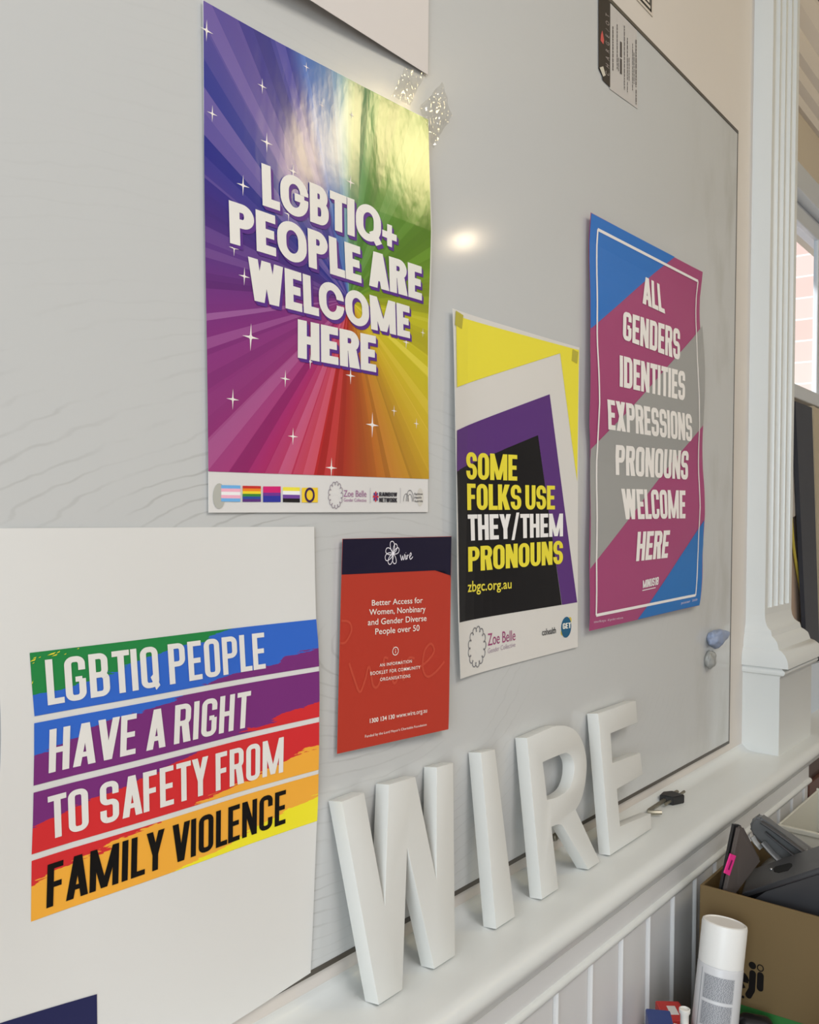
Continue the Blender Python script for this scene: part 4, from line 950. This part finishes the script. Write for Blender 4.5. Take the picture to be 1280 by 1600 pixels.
# ------------------------------------------------------------------ things beyond the pilaster, on the window ledge
M_char = mat('charcoal_panel', (48, 51, 60), .5)
def slab(name, pts_px, Y, depth, m, label, cat, zlow=LEDGE):
    p = [at_y(px, py, Y) for px, py in pts_px]
    bm = bmesh.new(); f = [bm.verts.new((q.x, Y, max(q.z, zlow))) for q in p]; g = [bm.verts.new((q.x, Y+depth, max(q.z, zlow))) for q in p]; n = len(p)
    bm.faces.new(f); bm.faces.new(g[::-1])
    for i in range(n): bm.faces.new((f[i], g[i], g[(i+1) % n], f[(i+1) % n]))
    zs = [max(q.z, zlow) for q in p]
    return tag(from_bm(name, bm, m, base=(sum(q.x for q in p)/n, Y, min(zs))), label, cat)
slab('leaning_panel', [(1243, 627), (1269, 637), (1283, 1105), (1265, 1105)], .010, .010, M_char, 'dark charcoal panel leaning below the window beside the pilaster', 'panel')
slab('brown_sheet', [(1228, 634), (1262, 642), (1280, 1105), (1225, 1125)], .032, .005, mat('brown_card', (190, 166, 148), .6), 'brown card panel behind the dark charcoal panel by the window', 'panel')
slab('timber_board', [(1271, 634), (1290, 645), (1300, 1098), (1285, 1102)], .041, .012, mat('pale_timber', (190, 176, 150), .5), 'pale timber board edge right of the charcoal panel at the window', 'board')
slab('plastic_sheet', [(1262, 1040), (1300, 1030), (1300, 1118), (1262, 1150)], -.012, .010, mat('pale_blue_plastic', (210, 220, 232), .4), 'pale blue white plastic sheet right of the pilaster foot', 'plastic')
pts = [at_y(px, py, .0265) for px, py in ((1236, 800), (1240, 852), (1246, 892), (1252, 926), (1256, 964), (1258, 1010), (1258, 1075))]
pts[-1].z = LEDGE+.004
bm = bmesh.new(); bm_tube(bm, [Vector((x, .0265, z)) for x, z in smooth_pts([(p.x, p.z) for p in pts], 5)], .0036, 8)
tag(from_bm('cable', bm, mat('yellow_cable', (190, 172, 70), .45), base=(pts[-1].x, .03, LEDGE), smooth=True), 'yellow cable hanging down behind the pilaster by the window', 'cable')
pc = [at_y(px, py, .026) for px, py in ((1236, 706), (1247, 745), (1248.5, 770), (1243, 806), (1236, 812))]
slab('paper_cone', [(1232, 690), (1245, 738), (1248.5, 765), (1243, 806), (1232, 812)], .022, .003, mat('pale_paper_scrap', (196, 188, 180), .6), 'pale torn paper piece showing past the pilaster edge', 'paper', 0)

# ------------------------------------------------------------------ table and the things in the lower right corner
TBL = .752
tb = thing('table', 'low table below the ledge carrying the carton and spray can', 'table', (1.3, -.45, 0))
M_tbl = mat('table_laminate', (150, 140, 126), .5)
boxobj('table_top', (.80, -.80, TBL-.03), (2.2, -.095, TBL), M_tbl, parent=tb, bev=.004)
for x in (.85, 2.12):
    for y in (-.75, -.15): boxobj('leg', (x, y, 0), (x+.04, y+.04, TBL-.03), M_tbl, parent=tb)

def carton():
    x0, x1, y0, y1, z0, z1 = 1.221, 1.475, -.50, -.130, TBL+.0005, .9935
    r = thing('cardboard_box', 'open brown cardboard carton full of dark gear on the table', 'box', ((x0+x1)/2, (y0+y1)/2, z0))
    M_c = mat('brown_cardboard', (108, 88, 54), .7, var=.04, vscale=10); M_ci = mat('cardboard_inside', (120, 100, 70), .75)
    t = .004; bm = bmesh.new()
    for a, b in (((x0, y0, z0), (x0+t, y1, z1)), ((x1-t, y0, z0), (x1, y1, z1)), ((x0+t, y0, z0), (x1-t, y0+t, z1)), ((x0+t, y1-t, z0), (x1-t, y1, z1)), ((x0+t, y0+t, z0), (x1-t, y1-t, z0+t))): bm_box(bm, a, b, .0008, 1)
    from_bm('carton', bm, M_c, r)
    def face(px, py): p = at_x(px, py, x0-.0004); return (p.y, p.z)
    def pr(name, polys, m):
        bm = bmesh.new()
        for k_, p in enumerate(polys):
            f = bm.faces.new([bm.verts.new((x0-.0005-.00002*k_, y, z)) for y, z in p])
            if f.normal.x > 0: f.normal_flip()
        bm.normal_update()
        for f in bm.faces:
            f.normal_update()
            if f.normal.x > 0: f.normal_flip()
        from_bm(name, bm, m, r, recalc=False)
    pr('green_print', [[face(1097, 1550), face(1146, 1566), face(1160, 1570), face(1250, 1598), face(1330, 1625)] + [(-.34, z0+.004), (y1-.001, z0+.004)]], mat('green_print', (40, 110, 48), .6))
    blk = []
    def cap(p, q, w):
        dx, dz = q[0]-p[0], q[1]-p[1]; l = math.hypot(dx, dz); ux, uz = dx/l, dz/l; nx, nz = -uz*w/2, ux*w/2; out = []
        a0 = math.atan2(nz, nx)
        for i in range(9): out.append((q[0]+w/2*math.cos(a0-math.pi*i/8), q[1]+w/2*math.sin(a0-math.pi*i/8)))
        for i in range(9): out.append((p[0]+w/2*math.cos(a0-math.pi-math.pi*i/8), p[1]+w/2*math.sin(a0-math.pi-math.pi*i/8)))
        return out
    W = .0085
    blk.append(cap(face(1188.6, 1524), face(1187.8, 1544), W))                       # i
    blk.append(cap(face(1176.5, 1521), face(1175, 1546), W)); blk.append(cap(face(1175, 1546), face(1170, 1555), W))   # j
    c = face(1176, 1508.5); blk.append(ellipse(c[0], c[1], .0048, .0048))
    # e, mostly hidden by the spray can
    ec = face(1155, 1529); E_ = [(ec[0]-.0100*math.cos(math.radians(a)), ec[1]+.0085*math.sin(math.radians(a))) for a in range(0, 316, 15)]
    blk += stroke_poly(E_, .0070); blk.append([(ec[0]-.0125, ec[1]-.0022), (ec[0]+.0105, ec[1]-.0022), (ec[0]+.0105, ec[1]+.0022), (ec[0]-.0125, ec[1]+.0022)])
    for px, py in ((1161.5, 1557.5),):
        p = face(px, py); blk.append(ellipse(p[0], p[1], .0018, .002, 8))
    # dots of j and i sit above their stems
    pr('carton_lettering', [p for p in blk if True], mat('carton_black', (16, 12, 10), .6, spec=.2))
    di = face(1188.5, 1512.5); pr('dot_ring', stroke_poly(ellipse(di[0], di[1], .0038, .0040), .0014, True), mat('carton_black', (16, 12, 10), .6, spec=.2))
carton()

# contents of the carton
def laptop():
    a = at_x(1156, 1289, 1.262); b = at_x(1124, 1385, 1.258)
    r = thing('laptop', 'closed grey brown laptop standing on edge in the carton, pink sticker', 'laptop', (1.28, -.185, .80))
    # stands on edge along the wall side of the carton, slightly tipped
    M_l = mat('laptop_lid', (92, 84, 80), .45, var=.05, vscale=12)
    tl = at_x(1160, 1291, 1.275); dn = Vector((0, .035, -1)).normalized()
    c0 = Vector((1.275, -.150, TBL+.008)); 
    bm = bmesh.new()
    # lid face seen from the left: a quadrilateral slab
    F = [at_x(1125, 1402, 1.230), at_x(1154, 1292, 1.230), at_x(1164, 1293, 1.238), at_x(1191, 1345, 1.30), at_x(1148, 1393, 1.262)]
    F[0].z = .95
    n = Vector((.25, .95, .18)).normalized()*.006
    lo = [bm.verts.new(p) for p in F]; hi = [bm.verts.new(p+n) for p in F]
    bm.faces.new(lo); bm.faces.new(hi[::-1])
    for i in range(5): bm.faces.new((lo[i], hi[i], hi[(i+1) % 5], lo[(i+1) % 5]))
    bmesh.ops.bevel(bm, geom=list(bm.edges), offset=.003, segments=2, affect='EDGES')
    from_bm('lid', bm, M_l, r)
    d = n.normalized()*.004
    bm = bmesh.new(); G = [p+n*1.05 for p in F]; lo = [bm.verts.new(p) for p in G]; hi = [bm.verts.new(p+d) for p in G]
    bm.faces.new(lo); bm.faces.new(hi[::-1])
    for i in range(5): bm.faces.new((lo[i], hi[i], hi[(i+1) % 5], lo[(i+1) % 5]))
    from_bm('base_unit', bm, M_black, r)
    # sticker on the lid face
    N = (F[1]-F[0]).cross(F[3]-F[0]).normalized()
    if N.dot(CAM-F[0]) < 0: N = -N
    def onp(px, py):
        dd = ray(px, py); t = (F[0]-CAM).dot(N)/dd.dot(N); return CAM+dd*t+N*.0025
    q = [onp(1140, 1333), onp(1148, 1336), onp(1138, 1367), onp(1130, 1363)]
    bm = bmesh.new(); A = [bm.verts.new(p) for p in q]; B = [bm.verts.new(p-N*.002) for p in q]
    bm.faces.new(A); bm.faces.new(B[::-1])
    for i in range(4): bm.faces.new((A[i], B[i], B[(i+1) % 4], A[(i+1) % 4]))
    from_bm('sticker', bm, mat('pink_sticker', (232, 54, 140), .5), r)
    q = [onp(1140.5, 1342), onp(1142.5, 1343), onp(1137, 1358), onp(1135, 1357)]
    bm = bmesh.new(); bm.faces.new([bm.verts.new(p+N*.0004) for p in q]); from_bm('sticker_text', bm, mat('sticker_text', (120, 30, 80), .5), r, recalc=False)
laptop()
def case():
    r = thing('equipment_case', 'dark grey plastic equipment case with handle slot lying across the carton', 'case', (1.40, -.35, .90))
    # tilted lid box resting on the carton rim
    X = 1.235
    A = at_x(1155, 1399, X); B = at_x(1285, 1352, X); 
    M_g = mat('charcoal_case', (62, 62, 65), .42, var=.04, vscale=20)
    prof = [at_x(1153, 1400, X), at_x(1285, 1356, X), at_x(1330, 1345, X), at_x(1330, 1470, X), at_x(1200, 1440, X)]
    back = [at_x(1166, 1360, 1.36), at_x(1285, 1318, 1.36), at_x(1330, 1303, 1.36), at_x(1330, 1420, 1.36), at_x(1200, 1400, 1.36)]
    prof[4] = Vector((1.262, A.y-.01, .94)); prof[3] = Vector((1.262, prof[2].y, .93)); back[3] = Vector((1.37, back[2].y, .93)); back[4] = Vector((1.37, back[0].y-.01, .93))
    bm = bmesh.new(); f = [bm.verts.new(p) for p in prof]; g = [bm.verts.new(p) for p in back]
    bm.faces.new(f); bm.faces.new(g[::-1])
    for i in range(5): bm.faces.new((f[i], g[i], g[(i+1) % 5], f[(i+1) % 5]))
    bmesh.ops.recalc_face_normals(bm, faces=bm.faces)
    bmesh.ops.bevel(bm, geom=list(bm.edges), offset=.007, segments=3, affect='EDGES')
    auto_smooth(from_bm('case_shell', bm, M_g, r), 60)
    # handle slot in the top face
    N = (prof[1]-prof[0]).cross(back[0]-prof[0]).normalized()
    if N.z < 0: N = -N
    def onp(px, py, l=.0006):
        dd = ray(px, py); t = (prof[0]-CAM).dot(N)/dd.dot(N); return CAM+dd*t+N*l
    pts = [(1209, 1358), (1212, 1354.5), (1234, 1349), (1238, 1350), (1238.5, 1353), (1232, 1360.5), (1217, 1364), (1210, 1362.5)]
    bm = bmesh.new(); t = [bm.verts.new(onp(*p)) for p in pts]; u = [bm.verts.new(onp(*p)-N*.004) for p in pts]
    bm.faces.new(t); bm.faces.new(u[::-1])
    for i in range(8): bm.faces.new((t[i], u[i], u[(i+1) % 8], t[(i+1) % 8]))
    from_bm('handle_slot', bm, mat('slot_black', (4, 4, 5), .6, spec=.2), r)
    bm = bmesh.new(); c = onp(1206, 1359.5, .001); bmesh.ops.create_uvsphere(bm, u_segments=10, v_segments=6, radius=.0022, matrix=Matrix.Translation(c)); from_bm('rivet', bm, mat('bright_steel', (190, 190, 190), .25, metal=.9), r, smooth=True)
    # label on the dark front face
    N2 = (prof[1]-prof[0]).cross(prof[4]-prof[0]).normalized()
    if N2.x > 0: N2 = -N2
    def onf(px, py, l=.0008):
        dd = ray(px, py); t = (prof[0]-CAM).dot(N2)/dd.dot(N2); return CAM+dd*t+N2*l
    bm = bmesh.new(); L = [(1247, 1395.5), (1274, 1388), (1275.2, 1389.5), (1285, 1432), (1283, 1432), (1273.5, 1390.6), (1248, 1397)]
    bm.faces.new([bm.verts.new(onf(*p)) for p in L]); from_bm('label_outline', bm, mat('pale_grey_print', (150, 150, 152), .5), r, recalc=False)
    bm = bmesh.new(); bm.faces.new([bm.verts.new(onf(*p, .0005)) for p in ((1160, 1403), (1285, 1364), (1300, 1362), (1300, 1450), (1230, 1430))]); from_bm('front_panel', bm, mat('panel_black', (9, 9, 11), .45, spec=.3), r, recalc=False)
case()
def bag():
    r = thing('shoulder_bag', 'grey glossy bag with folded straps stuffed behind the laptop', 'bag', (1.50, -.20, .90))
    M_b = mat('grey_vinyl', (98, 99, 100), .33, bump=.25, bscale=40)
    def roll(pp, X0, X1, rad, flat, name):
        n = len(pp); pts = [at_x(px, py, X0+(X1-X0)*i/(n-1)) for i, (px, py) in enumerate(pp)]
        bm = bmesh.new(); 
        P3 = []
        for i in range(n-1):
            for k in range(5): P3.append(pts[i].lerp(pts[i+1], k/5))
        P3.append(pts[-1]); m = len(P3)
        bm_tube(bm, P3, [rad*min(1, math.sqrt(max(.05, i/4)), math.sqrt(max(.05, (m-1-i)/4))) for i in range(m)], 14, True, flat)
        return auto_smooth(from_bm(name, bm, M_b, r), 60)
    bm = bmesh.new(); F = [(1170, 1293), (1172, 1284), (1177, 1277.5), (1184, 1276), (1192, 1280), (1262, 1334), (1252, 1346), (1226, 1356), (1200, 1330), (1180, 1311), (1172, 1301)]
    f = [bm.verts.new(at_x(px, py, 1.385)) for px, py in F]; g = [bm.verts.new(at_x(px, py, 1.385)+Vector((.024, 0, 0))) for px, py in F]
    bm.faces.new(f); bm.faces.new(g[::-1])
    for i in range(len(F)): bm.faces.new((f[i], g[i], g[(i+1) % len(F)], f[(i+1) % len(F)]))
    bmesh.ops.recalc_face_normals(bm, faces=bm.faces); bmesh.ops.bevel(bm, geom=list(bm.edges), offset=.0045, segments=3, affect='EDGES')
    auto_smooth(from_bm('flap', bm, M_b, r), 50)
    M_d = mat('dark_grey_webbing', (58, 58, 60), .5)
    def web(pp, X, w, m, name):
        bm = bmesh.new(); bm_tube(bm, [at_x(px, py, X) for px, py in smooth_pts(pp, 5)], w, 10, True, .45); auto_smooth(from_bm(name, bm, m, r), 60)
    web([(1190, 1284), (1212, 1299), (1240, 1319), (1266, 1338)], 1.380, .0055, M_d, 'strap')
    web([(1196, 1300), (1214, 1315), (1234, 1331), (1246, 1341)], 1.381, .0035, M_d, 'strap')
    web([(1205, 1291), (1230, 1303), (1270, 1331)], 1.412, .0080, M_b, 'strap')
    web([(1236, 1316), (1252, 1324), (1270, 1336)], 1.400, .0050, mat('pale_grey_lining', (168, 168, 166), .35), 'lining')
    web([(1176, 1307), (1181, 1316), (1190, 1326)], 1.378, .0070, mat('pale_grey_lining', (168, 168, 166), .35), 'lining')
    web([(1192, 1316), (1206, 1332), (1222, 1348), (1230, 1356)], 1.374, .0080, M_b, 'strap')
    bm = bmesh.new(); c = at_x(1215, 1352, 1.41); bm_box(bm, (1.395, c.y-.10, .80), (1.465, min(c.y+.03, -.140), c.z), .02, 4); auto_smooth(from_bm('bag_body', bm, M_b, r), 60)
bag()
def tub():
    X = 1.665
    a = at_x(1216, 1290, X); b = at_x(1285, 1326, X); d = at_x(1285, 1258, 2.05)
    y1 = a.y; z1 = a.z; y0 = y1-.26; x1 = X+.26; z0 = TBL+.0005
    r = thing('storage_tub', 'pale cream open tub behind the carton against the boarded wall', 'tub', ((X+x1)/2, (y0+y1)/2, z0))
    M_t = mat('cream_plastic', (206, 204, 192), .45); t = .004; bm = bmesh.new()
    for p, q in (((X, y0, z0), (X+t, y1, z1)), ((x1-t, y0, z0), (x1, y1, z1+.008)), ((X+t, y0, z0), (x1-t, y0+t, z1)), ((X+t, y1-t, z0), (x1-t, y1, z1+.004)), ((X+t, y0+t, z0), (x1-t, y1-t, z0+t))): bm_box(bm, p, q, .001, 1)
    from_bm('tub_body', bm, M_t, r)
    bm = bmesh.new(); bm_box(bm, (X-.003, y0-.002, z1-.006), (X+.006, y1+.002, z1+.002), .001); from_bm('rim', bm, M_t, r)
    bm = bmesh.new(); c = at_x(1277, 1304, X+.09)
    bm_tube(bm, [(c.x-.02, c.y+.03, c.z-.05), (c.x, c.y, c.z-.004), (c.x+.02, c.y-.05, c.z+.004), (c.x+.02, c.y-.07, c.z-.06)], .010, 8)
    tag(from_bm('dark_cable', bm, M_black, base=(c.x, c.y, z0), smooth=True), 'dark looped cable end inside the pale cream tub', 'cable')
tub()
# dark cupboard standing past the end of the boarded wall
r = thing('cupboard', 'dark brown wooden cupboard under the ledge past the end of the boarding', 'cupboard', (2.3, -.06, 0))
M_dk = mat('dark_brown_wood', (78, 58, 50), .45, var=.12, vscale=6)
boxobj('carcass', (1.957, -.070, 0), (2.7, .0, .985), M_dk, parent=r, bev=.002)
boxobj('door', (1.975, -.080, .05), (2.30, -.0705, .95), mat('red_brown_wood', (96, 62, 52), .45, var=.1, vscale=6), parent=r, bev=.002)

def spray_can():
    top = at_x(1133, 1440, 1.165); bot = at_x(1117, 1600, 1.143)
    ax = (top-bot).normalized(); k = (top.z-TBL-.0035)/ax.z; foot = top-ax*k; L = k
    r = thing('spray_can', 'white spray can with white cap leaning against the brown carton', 'spray can', foot)
    M = Matrix.Translation(foot) @ Vector((0, 0, 1)).rotation_difference(ax).to_matrix().to_4x4(); R = .0283
    M_can = mat('can_white', (206, 206, 208), .35)
    bm = bmesh.new(); bm_lathe(bm, [(R*.9, 0), (R, .002), (R, L-.054), (R*.985, L-.052), (R*.93, L-.050)], 40, M); auto_smooth(from_bm('can_body', bm, M_can, r), 40)
    bm = bmesh.new(); bm_lathe(bm, [(R*.95, L-.0515), (R*.99, L-.051), (R*1.0, L-.004), (R*.975, L-.001), (R*.90, L), (R*.86, L-.0012), (R*.3, L-.0015)], 40, M); auto_smooth(from_bm('cap', bm, mat('cap_white', (226, 225, 222), .38), r), 40)
    # printed paragraphs wrap round the side that faces the room's left
    inv = M.inverted(); vd = (inv @ CAM); a0 = math.atan2(vd.y, vd.x)
    def wrap(name, u0, u1, z0, z1, m, lift, gaps=False):
        bm = bmesh.new()
        if not gaps: items = [(u0, u1, z0, z1)]
        else:
            items = []; z = z1
            while z > z0+.0008:
                u = u0
                while u < u1-.02:
                    w = random.uniform(.04, .14); items.append((u, min(u+w, u1), z-.00075, z)); u += w+.025
                z -= .00135
        for ua, ub, za, zb in items:
            n = max(1, int((ub-ua)/.08)); prev = None
            for i in range(n+1):
                a = a0+ua+(ub-ua)*i/n; x, y = (R+lift)*math.cos(a), (R+lift)*math.sin(a)
                cur = (bm.verts.new(M @ Vector((x, y, za))), bm.verts.new(M @ Vector((x, y, zb))))
                if prev: bm.faces.new((prev[0], cur[0], cur[1], prev[1]))
                prev = cur
        from_bm(name, bm, m, r, recalc=False)
    M_tx = mat('fine_print_grey', (112, 114, 122), .5); M_lb = mat('label_grey', (186, 187, 190), .4)
    for k, (za, zb) in enumerate(((L-.090, L-.062), (L-.122, L-.095), (L-.155, L-.127), (L-.187, L-.160))):
        wrap('label_panel', -.72, .72, za-.001, zb+.001, M_lb, .00015); wrap('fine_print', -.66, .68, za, zb, M_tx, .0003, True)
    wrap('label_line', -.86, -.82, L-.21, L-.056, mat('label_line', (150, 152, 158), .5), .0002)
spray_can()

def small_bottle():
    p = at_x(1070, 1577, 1.075); foot = Vector((p.x, p.y, TBL+.0005)); H = p.z-TBL
    r = thing('pump_bottle', 'small bottle with white pump nozzle left of the spray can', 'bottle', foot)
    T = Matrix.Translation(foot); M_w = mat('white_plastic', (222, 220, 214), .35)
    bm = bmesh.new(); bm_lathe(bm, [(.012, 0), (.014, .002), (.014, H-.045), (.010, H-.034), (.006, H-.030)], 24, T); auto_smooth(from_bm('bottle_body', bm, M_w, r), 40)
    bm = bmesh.new(); bm_lathe(bm, [(.0050, H-.030), (.0062, H-.024), (.0050, H-.018), (.0052, H-.007), (.0068, H-.004), (.0068, H), (.0055, H+.0005), (.0050, H-.002), (.001, H-.002)], 20, T)
    bm_tube(bm, [foot+Vector((0, 0, H-.022)), foot+Vector((-.012, .004, H-.024))], .0035, 8); bm_tube(bm, [foot+Vector((-.010, -.004, H-.018)), foot+Vector((-.014, .008, H-.017))], .0025, 8)
    auto_smooth(from_bm('pump_nozzle', bm, M_w, r), 40)
small_bottle()
def packet(name, px, py, X, size, rz, tilt, m, label, print_m=None):
    p = at_x(px, py, X); sx, sy = size; H = p.z-TBL-.0005
    base = Vector((p.x, p.y, TBL+.0005))
    M = Matrix.Translation(base) @ Matrix.Rotation(rz, 4, 'Z')
    r = thing(name, label, 'packet', base)
    bm = bmesh.new(); bm_box(bm, (-sx/2, -sy/2, 0), (sx/2, sy/2, H), .002, 2, M); from_bm('carton_body', bm, m, r)
    if print_m:
        bm = bmesh.new()
        for k in range(3): bm_box(bm, (-sx/2-.0004, -sy*.32+k*sy*.22, H*.80), (-sx/2+.001, -sy*.22+k*sy*.22, H*.92), 0, 1, M)
        bm_box(bm, (-sx*.25, -sy*.2, H-.001), (sx*.2, sy*.15, H+.0004), 0, 1, M)
        from_bm('printed_marks', bm, print_m, r)
packet('small_carton', 1050, 1578, 1.125, (.045, .032), math.radians(38), 0, mat('red_print', (192, 44, 40), .45), 'small red carton standing behind the white pump nozzle', mat('packet_white', (220, 215, 210), .5))
packet('small_carton', 1032, 1594, 1.045, (.05, .030), math.radians(30), 0, mat('blue_print', (40, 60, 122), .45), 'small blue carton in front of the red one at the bottom edge', None)
def black_case():
    p = at_x(1166, 1584, 1.185)
    bm = bmesh.new(); base = Vector((p.x, p.y-.008, TBL+.0005)); bm_box(bm, (-.014, -.026, 0), (.014, .018, p.z-TBL), .011, 4, Matrix.Translation(base) @ Matrix.Rotation(.35, 4, 'Z'))
    tag(auto_smooth(from_bm('black_case', bm, mat('glossy_black', (24, 24, 26), .25), base=base), 50), 'rounded glossy black case just right of the spray can', 'case')
black_case()
def pale_package():
    p = at_x(1262, 1560, 1.10)
    r = None
    bm = bmesh.new(); bm_box(bm, (-.026, -.065, 0), (.026, .065, .135), .004, 2)
    bmesh.ops.subdivide_edges(bm, edges=[e for e in bm.edges if e.calc_length() > .03], cuts=10, use_grid_fill=True)
    base = Vector((1.10, p.y-.036, TBL+.0015))
    M = Matrix.Translation(base) @ Matrix.Rotation(math.radians(-10), 4, 'Z') @ Matrix.Rotation(math.radians(24), 4, 'X') @ Matrix.Translation((0, -.010, .027))
    for v in bm.verts: v.co = M @ (v.co + v.co.normalized()*.004*mnoise.noise(v.co*60))
    zmin = min(v.co.z for v in bm.verts)
    for v in bm.verts: v.co.z += base.z-zmin
    o = auto_smooth(from_bm('wrapped_package', bm, mat('crumpled_white_wrap', (206, 198, 200), .4, var=.12, vscale=45, bump=.4, bscale=70), base=base), 50)
    tag(o, 'crumpled white wrapped package at the lower right corner', 'package')
pale_package()

for o in ROOTS + list(bpy.data.objects):
    if '_b' in o: del o['_b']
